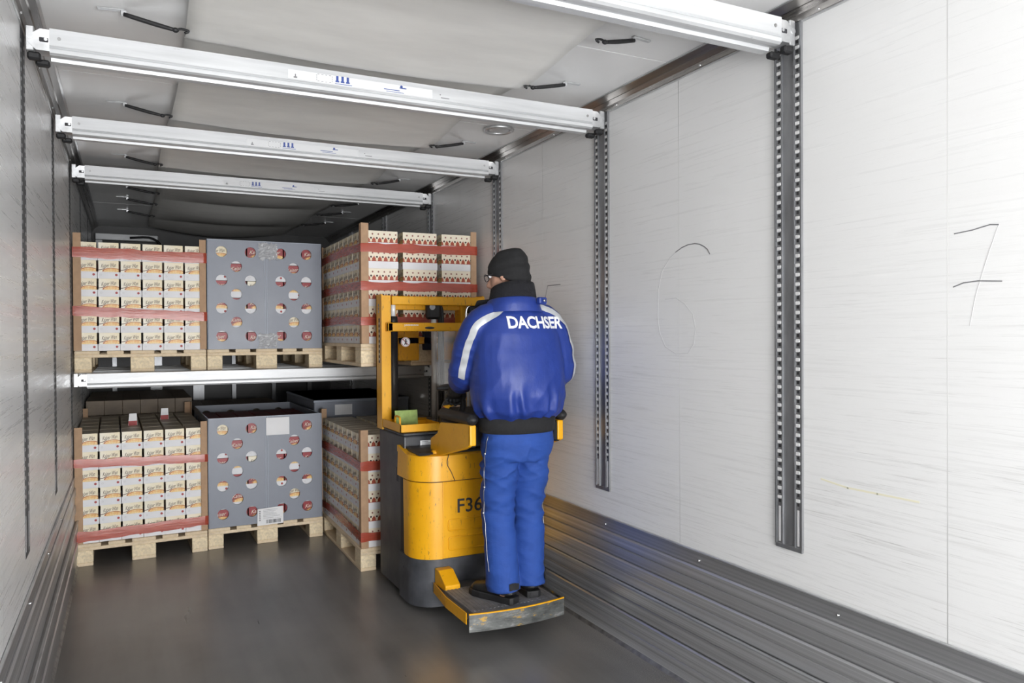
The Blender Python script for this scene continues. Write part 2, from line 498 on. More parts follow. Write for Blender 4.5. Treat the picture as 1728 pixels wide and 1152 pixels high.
def pack_mat(name, red=False):
    """print of a food pack: broad faces carry a bowl and a swoosh, narrow sides small marks"""
    m, nt, b = new_mat(name)
    tc = nt.nodes.new('ShaderNodeTexCoord'); sep = nt.nodes.new('ShaderNodeSeparateXYZ')
    nt.links.new(tc.outputs['Generated'], sep.inputs[0])
    x, y, z = sep.outputs[0], sep.outputs[1], sep.outputs[2]
    geo = nt.nodes.new('ShaderNodeTexCoord'); sn = nt.nodes.new('ShaderNodeSeparateXYZ')
    nt.links.new(geo.outputs['Normal'], sn.inputs[0])
    side = mth(nt, 'GREATER_THAN', mth(nt, 'ABSOLUTE', sn.outputs[0]), 0.5)
    top = mth(nt, 'GREATER_THAN', mth(nt, 'ABSOLUTE', sn.outputs[2]), 0.5)
    cream = (0.88, 0.77, 0.52); pale = (0.92, 0.88, 0.76)
    if red: cream = (0.33, 0.025, 0.030); pale = (0.30, 0.02, 0.03)
    base = mixc(nt, ramp(nt, mth(nt, 'ADD', mth(nt, 'MULTIPLY', x, 0.6), mth(nt, 'MULTIPLY', z, 0.4)), [(0.15, 0.0), (0.95, 1.0)]), pale, cream)
    # bowl: ellipse, filled with a warm mottled yellow
    ex = mth(nt, 'DIVIDE', mth(nt, 'SUBTRACT', x, 0.66), 0.40)
    ez = mth(nt, 'DIVIDE', mth(nt, 'SUBTRACT', z, 0.40), 0.17)
    d = mth(nt, 'ADD', mth(nt, 'MULTIPLY', ex, ex), mth(nt, 'MULTIPLY', ez, ez))
    blob = noise_t(nt, coords(nt, 'Generated', (1, 1, 1)), 9, 3)
    food = ramp(nt, blob, [(0.35, (0.80, 0.40, 0.12)), (0.55, (0.88, 0.62, 0.26)), (0.7, (0.90, 0.74, 0.42))])
    c = mixc(nt, mth(nt, 'LESS_THAN', d, 1.0), base, food)
    rim = mth(nt, 'MULTIPLY', mth(nt, 'GREATER_THAN', d, 0.98), mth(nt, 'LESS_THAN', d, 1.42))
    rim = mth(nt, 'MULTIPLY', rim, mth(nt, 'GREATER_THAN', z, 0.38))
    c = mixc(nt, rim, c, (0.50, 0.16, 0.035))
    # dark swoosh on the left
    cz = mth(nt, 'ADD', 0.47, mth(nt, 'MULTIPLY', mth(nt, 'MULTIPLY', x, x), 1.1))
    sw = mth(nt, 'MULTIPLY', mth(nt, 'LESS_THAN', mth(nt, 'ABSOLUTE', mth(nt, 'SUBTRACT', z, cz)), 0.022), mth(nt, 'LESS_THAN', x, 0.34))
    c = mixc(nt, sw, c, (0.10, 0.035, 0.012))
    # narrow side: cream with a dot, a dark figure and a red-brown foot
    def spot(cy, czz, ry, rz):
        a = mth(nt, 'DIVIDE', mth(nt, 'SUBTRACT', y, cy), ry); e = mth(nt, 'DIVIDE', mth(nt, 'SUBTRACT', z, czz), rz)
        return mth(nt, 'LESS_THAN', mth(nt, 'ADD', mth(nt, 'MULTIPLY', a, a), mth(nt, 'MULTIPLY', e, e)), 1.0)
    s = mixc(nt, 0.0, (0.88, 0.80, 0.64) if not red else cream, (0, 0, 0))
    foot = mth(nt, 'LESS_THAN', z, mth(nt, 'ADD', 0.44, mth(nt, 'MULTIPLY', mth(nt, 'ABSOLUTE', mth(nt, 'SUBTRACT', y, 0.45)), 0.42)))
    s = mixc(nt, foot, s, (0.40, 0.075, 0.035))
    s = mixc(nt, spot(0.45, 0.46, 0.20, 0.08), s, (0.84, 0.72, 0.52))
    s = mixc(nt, spot(0.45, 0.60, 0.17, 0.055), s, (0.06, 0.03, 0.02))
    s = mixc(nt, spot(0.70, 0.82, 0.14, 0.05), s, (0.30, 0.12, 0.09))
    c = mixc(nt, side, c, s)
    c = mixc(nt, top, c, (0.60, 0.53, 0.42) if not red else (0.17, 0.02, 0.022))
    nt.links.new(c, b.inputs['Base Color']); b.inputs['Roughness'].default_value = 0.42
    return m
MAT['pack'] = pack_mat('printed_pack'); MAT['pack_red'] = pack_mat('printed_red_pack', True)
MAT['script'] = simple('brown_script_print', (0.10, 0.05, 0.03), 0.6)
MAT['script_white'] = simple('white_script_print', (0.80, 0.74, 0.62), 0.6)

def film_mat(name, col, alpha, rough=0.22):
    m, nt, b = new_mat(name)
    f = noise_t(nt, coords(nt, 'Object', (3, 3, 22)), 3, 5, 0.7)
    nt.links.new(ramp(nt, f, [(0.3, tuple(x * 0.8 for x in col)), (0.72, tuple(min(1, x * 1.15) for x in col))]), b.inputs['Base Color'])
    b.inputs['Alpha'].default_value = alpha; b.inputs['Roughness'].default_value = rough
    bump(nt, b, f, 0.25, 0.006)
    return m
MAT['red_film'] = film_mat('red_stretch_film', (0.50, 0.085, 0.05), 0.84)

# ------------------------------------------------------------------ the setting: a refrigerated trailer
XL, XR = -0.331, 2.129
ZC = 2.655
Y_END = 9.05
DY = 1.2114
RAIL_Y = [1.951 + DY * i for i in range(6)]         # near edges of the wall rails
RAIL_W = 0.125
ZK = 0.584                                          # top of the kick plates
ZT = 2.596                                          # bottom of the roof corner trim

MB().box(XL - 0.06, XR + 0.06, REAR_Y, Y_END, -0.06, 0.0).build('floor', MAT['floor'], kind='structure')
MB().box(-6, 8, -9.0, REAR_Y - 0.12, -0.10, -0.02).build('dock_floor', MAT['dock'], kind='structure')
ceil = MB().box(XL - 0.06, XR + 0.06, REAR_Y, Y_END, ZC + 0.006, ZC + 0.07).build('ceiling', MAT['seam'], kind='structure')
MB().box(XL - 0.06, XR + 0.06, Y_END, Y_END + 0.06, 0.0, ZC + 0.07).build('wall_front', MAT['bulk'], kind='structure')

SEAMS = [REAR_Y, -1.003, 0.209, 1.420, 2.632, 3.843, 5.055, 6.266, 7.477, Y_END]
def wall(name, x, s, mat):
    """s: +1 when the room lies on the +X side"""
    back = MB().box(min(x - s * 0.06, x - s * 0.004), max(x - s * 0.06, x - s * 0.004), REAR_Y, Y_END, 0.0, ZC + 0.006).build(name, MAT['seam'], kind='structure')
    for a, b in zip(SEAMS[:-1], SEAMS[1:]):
        x0, x1 = sorted((x - s * 0.004, x))
        MB().box(x0, x1, a + 0.002, b - 0.002, ZK - 0.004, ZT + 0.004).build('panel', mat, back)
    for y in SEAMS[1:-1]:
        MB().cyl((x - s * 0.004, y, ZK), (x - s * 0.004, y, ZT), 0.0044, n=8).build('joint_bead', MAT['seam'], back)
    return back
WL = wall('wall_left', XL, 1, MAT['wall_left'])
WR = wall('wall_right', XR, -1, MAT['wall'])
for a, b in zip(SEAMS[:-1], SEAMS[1:]):
    MB().box(XL, XR, a + 0.003, b - 0.003, ZC, ZC + 0.006).build('panel', MAT['ceiling'], ceil)

# kick plates: stacked aluminium planks along the foot of each wall
KZ = [0.0, 0.085, 0.165, 0.235, 0.298, 0.352, 0.408, 0.462, 0.520, ZK]
KOUT = [0.016, 0.024, 0.017, 0.026, 0.008, 0.015, 0.009, 0.016, 0.007]
for side, x, s in (('left', XL, 1), ('right', XR, -1)):
    x0, x1 = sorted((x, x + s * 0.004))
    base = MB().box(x0, x1, REAR_Y, Y_END, 0.0, ZK).build('baseboard_' + side, MAT['kick'], kind='structure')
    for z0, z1, t in zip(KZ[:-1], KZ[1:], KOUT):
        a, b = sorted((x, x + s * t))
        MB().box(a, b, REAR_Y, Y_END, z0 + 0.0015, z1 - 0.0015, bev=0.006).build('plank', MAT['kick'], base)
    a, b = sorted((x + s * 0.016, x + s * 0.030))
    MB().box(a, b, REAR_Y, Y_END, 0.298, 0.303, bev=0.002).build('ledge', MAT['rail_edge'], base)
    a, b = sorted((x + s * 0.012, x + s * 0.034))
    MB().prism([(x + s * 0.012, 0.0), (x + s * 0.028, 0.0), (x + s * 0.020, 0.010), (x + s * 0.012, 0.020)], REAR_Y, Y_END, 'y').build('floor_seal', MAT['steel'], base)
    cap = MB()
    a, b = sorted((x + s * 0.001, x + s * 0.012))
    cap.box(a, b, REAR_Y, Y_END, ZK - 0.003, ZK + 0.004, bev=0.002)
    cap.build('top_lip', MAT['rail_edge'], base)
    for i in range(12):
        y = 0.4 + i * 0.7
        MB().cyl((x + s * 0.006, y, 0.548), (x + s * 0.013, y, 0.548), 0.006, 0.004, n=8).build('rivet', MAT['bright'], base)

# aluminium corner trim between walls and roof
for n, (x, s) in enumerate(((XL, 1), (XR, -1))):
    t = MB()
    prof = [(x + s * 0.002, ZT), (x + s * 0.010, ZT), (x + s * 0.016, ZT + 0.018), (x + s * 0.030, ZT + 0.034),
            (x + s * 0.036, ZT + 0.034), (x + s * 0.056, ZC - 0.006), (x + s * 0.056, ZC - 0.001), (x + s * 0.002, ZC - 0.001)]
    t.prism(prof, REAR_Y, Y_END, 'y')
    tr = t.build('trim_%d' % (n + 1), MAT['trim'], kind='structure')
    MB().box(*sorted((x + s * 0.001, x + s * 0.0045)), REAR_Y, Y_END, ZT - 0.007, ZT + 0.001).build('edge_strip', MAT['rail_edge'], tr)
    MB().box(*sorted((x + s * 0.054, x + s * 0.066)), REAR_Y, Y_END, ZC - 0.004, ZC - 0.0005).build('edge_strip', MAT['rail_edge'], tr)
    for i in range(14):
        y = 0.66 + i * DY / 2
        MB().cyl((x + s * 0.006, y, ZT + 0.008), (x + s * 0.016, y, ZT + 0.006), 0.006, 0.004, n=8).build('screw', MAT['bright'], tr)

# vertical load rails with two rows of pressed slots
MAT['slot_bright'] = simple('polished_slot_bridge', (0.88, 0.88, 0.88), 0.3, 0.3)
def rail_meshes():
    z0, z1 = 0.715, ZT + 0.002
    body = MB()
    body.box(0.0, 0.006, 0.026, RAIL_W - 0.026, z0, z1, mi=0)              # sunk middle strip
    lips = MB()
    for a, b in ((0.0, 0.006), (0.032, 0.036), (RAIL_W - 0.036, RAIL_W - 0.032), (RAIL_W - 0.006, RAIL_W)):
        lips.box(0.0, 0.013, a, b, z0 + 0.012, z1)
    lips.box(0.0, 0.013, 0.0, RAIL_W, z0, z0 + 0.016, bev=0.002)
    rows = []
    for yc in (0.0195, RAIL_W - 0.0195):
        m = MB()
        m.box(0.0, 0.0075, yc - 0.013, yc + 0.013, z0 + 0.014, z1, mi=0)
        k = int((z1 - z0 - 0.20) / 0.0335)
        for i in range(k):
            z = z0 + 0.16 + i * 0.0335
            m.box(0.0074, 0.0092, yc - 0.0045, yc + 0.0045, z + 0.004, z + 0.0150, mi=1)           # dark slot mouth
            m.box(0.0074, 0.0120, yc - 0.0105, yc + 0.0105, z + 0.0170, z + 0.0300, bev=0.003, mi=2)  # bright pressed bridge
        m.box(0.0074, 0.0100, yc - 0.004, yc + 0.004, z0 + 0.022, z0 + 0.150, mi=2)
        rows.append(m)
    return (body.mesh('rail_web', MAT['rail']), lips.mesh('rail_lip', MAT['rail']),
            [r.mesh('slot_row', [MAT['rail'], MAT['dark'], MAT['slot_bright']]) for r in rows])
_rb, _rl, _rr = rail_meshes()
r_plain = {}
MAT['rail_dark_reflection'] = simple('rail_painted_reflection', (0.10, 0.10, 0.105), 0.75, 0.0, var=0.4, scale=12)  # left-wall rails only: their dark grazing reflection is painted into the base colour
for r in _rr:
    c_ = r.copy(); c_.materials[0] = MAT['rail_dark_reflection']; c_.materials[2] = MAT['rail_edge']; r_plain[r.name] = c_
_rb2 = _rb.copy(); _rb2.materials[0] = MAT['rail_dark_reflection']; _rl2 = _rl.copy(); _rl2.materials[0] = MAT['rail_dark_reflection']
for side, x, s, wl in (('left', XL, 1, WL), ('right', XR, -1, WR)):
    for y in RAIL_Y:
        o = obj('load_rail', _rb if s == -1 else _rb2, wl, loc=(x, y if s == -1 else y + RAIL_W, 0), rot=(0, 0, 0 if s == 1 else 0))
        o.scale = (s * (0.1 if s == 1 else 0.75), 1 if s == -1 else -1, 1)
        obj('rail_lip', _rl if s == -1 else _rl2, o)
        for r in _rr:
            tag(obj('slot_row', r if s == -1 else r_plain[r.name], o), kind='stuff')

# pen marks and scuffs on the right wall
def wall_line(pts, w, mat, name='pen_stroke'):
    m = MB()
    for (a, b) in zip(pts[:-1], pts[1:]):
        A = Vector((0, *a)); B = Vector((0, *b)); d = (B - A).normalized(); n = Vector((0, -d.z, d.y)) * w / 2
        A = A - d * w * 0.3; B = B + d * w * 0.3
        vs = [A + n, A - n, B - n, B + n]
        m.add([(XR - 0.0006, p.y, p.z) for p in vs] + [(XR + 0.001, p.y, p.z) for p in vs],
              [(0, 1, 2, 3), (4, 7, 6, 5), (0, 4, 5, 1), (1, 5, 6, 2), (2, 6, 7, 3), (3, 7, 4, 0)])
    return m.build(name, mat, WR)
wall_line([(2.436, 1.822), (2.450, 1.842), (2.469, 1.855), (2.498, 1.868), (2.528, 1.874), (2.570, 1.874), (2.612, 1.866), (2.655, 1.850)], 0.0045, MAT['pen'])
wall_line([(2.655, 1.850), (2.693, 1.830), (2.752, 1.774), (2.778, 1.691), (2.783, 1.584), (2.771, 1.504), (2.729, 1.438), (2.655, 1.408)], 0.003, MAT['pen_faint'])
wall_line([(2.728, 1.649), (2.654, 1.651), (2.594, 1.622), (2.544, 1.578), (2.526, 1.515), (2.538, 1.453), (2.576, 1.412), (2.655, 1.408)], 0.0025, MAT['pen_faint'])
wall_line([(1.399, 1.779), (1.347, 1.783), (1.297, 1.792), (1.274, 1.789)], 0.0032, MAT['pen'])
wall_line([(1.274, 1.789), (1.289, 1.748), (1.313, 1.677), (1.338, 1.596), (1.354, 1.513)], 0.002, MAT['pen_faint'])
wall_line([(1.402, 1.626), (1.372, 1.636), (1.330, 1.639), (1.265, 1.634)], 0.0032, MAT['pen'])
wall_line([(3.831, 1.673), (3.810, 1.730), (3.789, 1.773), (3.649, 1.771)], 0.004, MAT['pen'])
wall_line([(1.875, 0.993), (1.766, 0.981), (1.654, 0.982), (1.51, 0.983)], 0.006, MAT['pen_yellow'], 'yellow_scuff')

# bulkhead fittings at the far end
fr = MB()
fr.box(XL + 0.03, XL + 0.62, Y_END - 0.10, Y_END - 0.02, 2.50, 2.57, bev=0.006)
fr.box(XL + 0.03, XL + 0.10, Y_END - 0.10, Y_END - 0.02, 1.70, 2.50, bev=0.006)
fr.build('bulkhead_frame', MAT['alu'], label='white metal air frame at the far dark bulkhead, top left', cat='frame')
fr = MB()
fr.box(XR - 0.62, XR - 0.03, Y_END - 0.10, Y_END - 0.02, 2.44, 2.50, bev=0.006)
fr.box(XR - 0.10, XR - 0.03, Y_END - 0.10, Y_END - 0.02, 1.70, 2.44, bev=0.006)
fr.build('bulkhead_frame', MAT['rail'], label='grey metal frame at the far bulkhead behind the grey sleeve', cat='frame')
MB().tube([(0.02, Y_END - 0.12, 2.53), (0.20, Y_END - 0.14, 2.54), (0.30, Y_END - 0.15, 2.48), (0.33, Y_END - 0.12, 2.36)], 0.012, n=8).build('cable', MAT['black'], label='black cable hanging at the far bulkhead frame', cat='cable')
posts = MB()
for i, x in enumerate((-0.16, 0.20, 0.62, 1.02, 1.45, 1.85)):
    MB().box(x, x + (0.12 if i in (1, 2) else 0.05), Y_END - 0.05, Y_END, 0.0, 2.44, bev=0.004).build('bulkhead_post', MAT['rail'], bpy.data.objects['wall_front'])

# round roof lamp
L0 = empty('ceiling_lamp', (1.872, 3.885, ZC), 0, 'round recessed roof lamp, unlit, between second and third beams', 'lamp')
m = MB(); m.tube([(0.075 * math.cos(a), 0.075 * math.sin(a), -0.006) for a in [2 * PI * i / 16 for i in range(16)]], 0.012, n=8, sub=2, closed=True)
m.build('bezel', MAT['alu_end'], L0)
m = MB(); m.ellipsoid((0, 0, -0.002), (0.066, 0.066, 0.016), 20, 8); m.build('lens', MAT['alu'], L0)

# ------------------------------------------------------------------ double-deck beams
def beam_meshes():
    """a beam along X from the left wall to the right wall; origin at the left wall, front face y=0, top z=0"""
    W = XR - XL
    e = 0.088
    body = MB()
    prof = [(0.0, 0.0), (0.0, -0.060), (0.006, -0.066), (0.0, -0.072), (0.0, -0.086), (0.010, -0.092), (0.030, -0.092), (0.034, -0.086),
            (0.058, -0.086), (0.062, -0.098), (0.098, -0.098), (0.104, -0.092), (0.104, -0.004), (0.100, 0.0)]
    prof2 = [(y, z) for (y, z) in prof]
    body.prism(prof2, e, W - e, 'x')
    def end(x_wall, x_body, s):
        m = MB()
        # tongue that slides out of the beam: a flat hexagon-ended plate
        poly = [(x_body + s * 0.02, -0.004), (x_body - s * 0.030, -0.004), (x_wall + s * 0.040, -0.018), (x_wall + s * 0.022, -0.034),
                (x_wall + s * 0.022, -0.056), (x_wall + s * 0.046, -0.080), (x_body + s * 0.02, -0.080)]
        m.prism(poly, 0.006, 0.070, 'y')
        m.cyl((x_body - s * 0.012, 0.0035, -0.040), (x_body - s * 0.012, 0.01, -0.040), 0.006, n=8, mi=0)
        return m
    tL, tR = end(0.0, e, 1), end(W, W - e, -1)
    pl = []
    for xw, s in ((0.0, 1), (W, -1)):
        m = MB()
        a, b = sorted((xw + s * 0.014, xw + s * 0.040))
        m.box(a, b, 0.008, 0.074, -0.084, 0.004, bev=0.003)
        m.cyl(((a + b) / 2, 0.004, -0.036), ((a + b) / 2, 0.012, -0.036), 0.010, n=10)
        pl.append(m)
    sl = []
    for xb, s in ((e, 1), (W - e, -1)):
        m = MB(); a, b = sorted((xb - s * 0.004, xb - s * 0.032)); m.box(a, b, 0.004, 0.008, -0.050, -0.034, bev=0.002); sl.append(m)
    la = []
    for xw, s in ((0.0, 1), (W, -1)):
        m = MB()
        a, b = sorted((xw + s * 0.018, xw + s * 0.060))
        m.box(a, b, 0.010, 0.040, -0.112, -0.086, bev=0.006)
        a, b = sorted((xw + s * 0.040, xw + s * 0.085))
        m.box(a, b, 0.050, 0.082, -0.120, -0.098, bev=0.006)
        m.cyl((xw + s * 0.03, 0.02, -0.10), (xw + s * 0.075, 0.075, -0.108), 0.005, n=8)
        la.append(m)
    bo = []
    for x in (e + 0.03, W - e - 0.03):
        m = MB(); m.cyl((x, -0.003, -0.034), (x, 0.002, -0.034), 0.006, n=10); bo.append(m)
    return dict(body=body.mesh('beam_body', MAT['alu']), tongue=[t.mesh('tongue', MAT['alu_end']) for t in (tL, tR)],
                plate=[p.mesh('end_plate', MAT['alu_end']) for p in pl], slot=[q.mesh('slot', MAT['ink']) for q in sl],
                latch=[q.mesh('latch', MAT['black']) for q in la], bolt=[q.mesh('bolt', MAT['steel']) for q in bo])
BMX = beam_meshes()
def beam(y, ztop, label, stickers=True, group=None, latch=True):
    r = empty('load_beam', (XL, y, ztop), 0, label, 'beam', group)
    obj('beam_body', BMX['body'], r)
    for k in ('tongue', 'plate', 'slot', 'bolt') + (('latch',) if latch else ()):
        for me in BMX[k]:
            obj({'plate': 'end_plate'}.get(k, k), me, r)
    if stickers:
        x0 = 0.585 - XL
        s = MB().box(x0, x0 + 0.62, -0.0012, 0.0, -0.056, -0.020).build('sticker', MAT['sticker'], r)
        b = MB()
        for i in range(3):
            x = x0 + 0.195 + i * 0.022
            b.box(x, x + 0.010, -0.0018, -0.0010, -0.040, -0.020); b.box(x - 0.003, x + 0.013, -0.0018, -0.0010, -0.046, -0.040)
        b.box(x0 + 0.19, x0 + 0.262, -0.0018, -0.0010, -0.0535, -0.051)
        b.box(x0 + 0.470, x0 + 0.500, -0.0018, -0.0010, -0.034, -0.030); b.box(x0 + 0.40, x0 + 0.47, -0.0018, -0.0010, -0.046, -0.043)
        b.box(x0 + 0.41, x0 + 0.49, -0.0018, -0.0010, -0.0535, -0.0515)
        b.disc((x0 + 0.478, -0.0018, -0.026), 0.006, (0, -1, 0))
        b.build('sticker_print', MAT['blue_print'], s)
        k = MB()
        for i in range(4):   # dashed icon frame
            k.box(x0 + 0.118 + i * 0.016, x0 + 0.126 + i * 0.016, -0.0018, -0.0010, -0.024, -0.0225)
            k.box(x0 + 0.118 + i * 0.016, x0 + 0.126 + i * 0.016, -0.0018, -0.0010, -0.0525, -0.051)
        for i in range(3):
            k.box(x0 + 0.114, x0 + 0.1155, -0.0018, -0.0010, -0.031 - i * 0.009, -0.025 - i * 0.009)
            k.box(x0 + 0.178, x0 + 0.1795, -0.0018, -0.0010, -0.031 - i * 0.009, -0.025 - i * 0.009)
        k.box(x0 + 0.022, x0 + 0.036, -0.0018, -0.0010, -0.052, -0.046); k.box(x0 + 0.027, x0 + 0.031, -0.0018, -0.0010, -0.046, -0.036)
        k.box(x0 + 0.66, x0 + 0.70, -0.0018, -0.0010, -0.050, -0.047); k.box(x0 + 0.655, x0 + 0.66, -0.0018, -0.0010, -0.038, -0.034)
        k.build('sticker_print', MAT['pen'], s)
    return r
for i, lab in enumerate(('aluminium load beam under the roof nearest the camera, top right', 'aluminium load beam under the roof, second from the camera, with sticker row',
                         'aluminium load beam under the roof, third from the camera', 'aluminium load beam under the roof, farthest, above the upper pallets')):
    beam(RAIL_Y[i] + 0.012, 2.595, lab, True, 'roof beams')
beam(RAIL_Y[3] + 0.012, 1.260, 'scuffed aluminium deck beam carrying the front edge of the upper pallets', False, 'deck beams', False)
beam(6.14, 1.260, 'deck beam under the upper pallets, just behind the front deck beam', False, 'deck beams', False)
beam(6.46, 1.260, 'deck beam under the middle of the upper pallets', False, 'deck beams', False)
beam(6.796, 1.260, 'rearmost deck beam under the far ends of the upper pallets', False, 'deck beams', False)

# ------------------------------------------------------------------ white sheet slung under the roof, and its tie straps
sh = MB(); nx, ny = 22, 260; y0, y1 = 0.6, 8.7
vs = []
for j in range(ny + 1):
    y = y0 + (y1 - y0) * j / ny
    ph = ((y - RAIL_Y[0] - 0.06) / DY) % 1.0
    for i in range(nx + 1):
        u = i / nx
        edge = 0.0
        xl = 0.195 + 0.012 * math.sin(y * 2.1) ; xr = 1.580 + 0.022 * math.cos(2 * PI * (ph - 0.85)) + 0.006 * math.sin(y * 5.3)
        x = xl + (xr - xl) * u
        sagx = math.sin(PI * u)
        # hangs lowest just before each beam, lifted over the beam itself
        belly = math.sin(PI * min(1, ph)) ** 1.2
        q = ((y - RAIL_Y[0] - 0.118) / DY) % 1.0          # 0 just behind a beam, 0.91 at the face of the next
        drop = (0.024 + 0.014 * sagx) * min(1.0, q / 0.84) ** 1.25
        if q > 0.84: drop *= max(0.0, 1 - (q - 0.84) / 0.055)
        z = 2.632 - drop - 0.004 * sagx
        z += 0.004 * noise.noise(Vector((x * 1.5, y * 6.0, 3.0))) + 0.0025 * noise.noise(Vector((x * 9, y * 9, 1.0)))
        if y > 5.8: z = 2.632 - 0.055 * sagx * abs(math.sin((y - 5.7) * 2.6)) - 0.02 * sagx
        vs.append((x, y, z))
fs = [(j * (nx + 1) + i, j * (nx + 1) + i + 1, (j + 1) * (nx + 1) + i + 1, (j + 1) * (nx + 1) + i) for j in range(ny) for i in range(nx)]
sh.add(vs, fs, 0, True)
so = sh.build('air_duct_sheet', MAT['sheet'], label='long white tarpaulin sheet slung beneath the roof panels above the beams', cat='sheet')
sm = so.modifiers.new('thickness', 'SOLIDIFY'); sm.thickness = 0.003

def strap(cp, sp, label):
    c = Vector(cp); s = Vector(sp)
    r = empty('tie_strap', c, 0, label, 'strap', 'roof tie straps')
    d = s - c
    m = MB(); u = Vector((d.x, d.y, 0)).normalized()
    ang = math.atan2(u.y, u.x); M = Matrix.Rotation(ang, 4, 'Z')
    m.box(-0.055, 0.035, -0.009, 0.009, -0.006, 0.0, bev=0.002, M=M); m.box(0.02, 0.04, -0.006, 0.006, -0.022, -0.004, bev=0.002, M=M)
    m.build('bracket', MAT['alu_end'], r)
    m = MB(); a = u * 0.03 + Vector((0, 0, -0.016)); b = d - u * 0.02
    m.tube([a, a.lerp(b, 0.33) + Vector((0, 0, -0.0012)), a.lerp(b, 0.66) + Vector((0, 0, -0.0012)), b], [0.008, 0.0085, 0.0085, 0.007], n=8)
    m.build('rubber_strap', MAT['black'], r)
    m = MB(); m.tube([b, b + u * 0.02 + Vector((0, 0, 0.006)), b + u * 0.045, b + u * 0.03 - Vector((0, 0, 0.008))], 0.0045, n=8)
    m.ellipsoid(b, (0.012, 0.010, 0.009), 10, 6)
    m.build('hook', MAT['black'], r)
row = ('ahead of the second beam', 'ahead of the third beam', 'ahead of the farthest beam')
for i, y in enumerate((3.02, 4.21, 5.42)):
    strap((-0.035, y + 0.03, ZC), (0.180, y - 0.01, 2.600), 'black rubber tie strap at the sheet\'s left edge, %s' % row[i])
    strap((1.825, y + 0.01, ZC), (1.606, y, 2.600), 'black rubber tie strap at the sheet\'s right edge, %s' % row[i])
strap((1.80, 2.46, ZC), (1.600, 2.43, 2.600), 'black rubber tie strap behind the nearest beam, right sheet edge')
for i, y in enumerate((6.0, 6.55, 7.1, 7.8)):
    nm = ('first', 'second', 'third', 'last')[i]
    strap((-0.03, y, ZC), (0.20, y, 2.61), 'dim tie strap, %s beyond the farthest beam, left sheet edge' % nm)
    strap((1.82, y, ZC), (1.58, y, 2.61), 'dim tie strap, %s beyond the farthest beam, right sheet edge' % nm)

# ------------------------------------------------------------------ pallets
def pallet_meshes():
    d = {}
    b = lambda w, l, h, bev=0.003: MB().box(-w / 2, w / 2, -l / 2, l / 2, 0, h, bev=bev)
    d['deck_wide'] = b(0.145, 1.2, 0.022).mesh('deck_board', MAT['wood']); d['deck_thin'] = b(0.100, 1.2, 0.022).mesh('deck_board', MAT['wood'])
    d['cross'] = b(0.8, 0.145, 0.022).mesh('cross_board', MAT['wood'])
    d['block_w'] = b(0.145, 0.145, 0.078).mesh('block', MAT['chip']); d['block_n'] = b(0.100, 0.145, 0.078).mesh('block', MAT['chip'])
    d['skid_w'] = b(0.145, 1.2, 0.022).mesh('skid_board', MAT['wood']); d['skid_n'] = b(0.100, 1.2, 0.022).mesh('skid_board', MAT['wood'])
    return d
PM = pallet_meshes()
def pallet(x, y, z, rz, label, group='euro pallets'):
    """x,y: near left corner"""
    r = empty('wooden_pallet', (x, y, z), rz, label, 'pallet', group)
    for cx, k in ((0.05, 'n'), (0.4, 'w'), (0.75, 'n')):
        obj('skid_board', PM['skid_' + k], r, (cx, 0.6, 0))
        for cy in (0.0725, 0.6, 1.1275):
            obj('block', PM['block_' + k], r, (cx, cy, 0.022))
    for cy in (0.0725, 0.6, 1.1275):
        obj('cross_board', PM['cross'], r, (0.4, cy, 0.100))
    for cx, k in ((0.0725, 'wide'), (0.2375, 'thin'), (0.4, 'wide'), (0.5625, 'thin'), (0.7275, 'wide')):
        obj('deck_board', PM['deck_' + k], r, (cx, 0.6, 0.122))
    return r

TL_P = (-0.318, 5.715, 1.2605, 0.0); TG_P = (0.489, 5.725, 1.2605, 0.0); TR_P = (1.300, 4.705, 1.300, math.radians(-0.9))
BL_P = (-0.320, 5.700, 0.0, math.radians(1.0)); BG_P = (0.487, 5.735, 0.0, math.radians(0.4)); BR_P = (1.300, 4.745, 0.0, math.radians(-0.6))
pallet(*TL_P, 'wooden pallet on the deck beams under strapped packs, upper left')
pallet(*TG_P, 'wooden pallet on the deck beams under the upper grey sleeve')
pallet(*TR_P, 'wooden pallet raised on the yellow lift truck\'s forks')
pallet(*BL_P, 'wooden pallet on the floor under strapped packs, lower left')
pallet(*BG_P, 'wooden pallet on the floor under the lower grey sleeve')
pallet(*BR_P, 'wooden pallet on the floor close behind the lift truck')

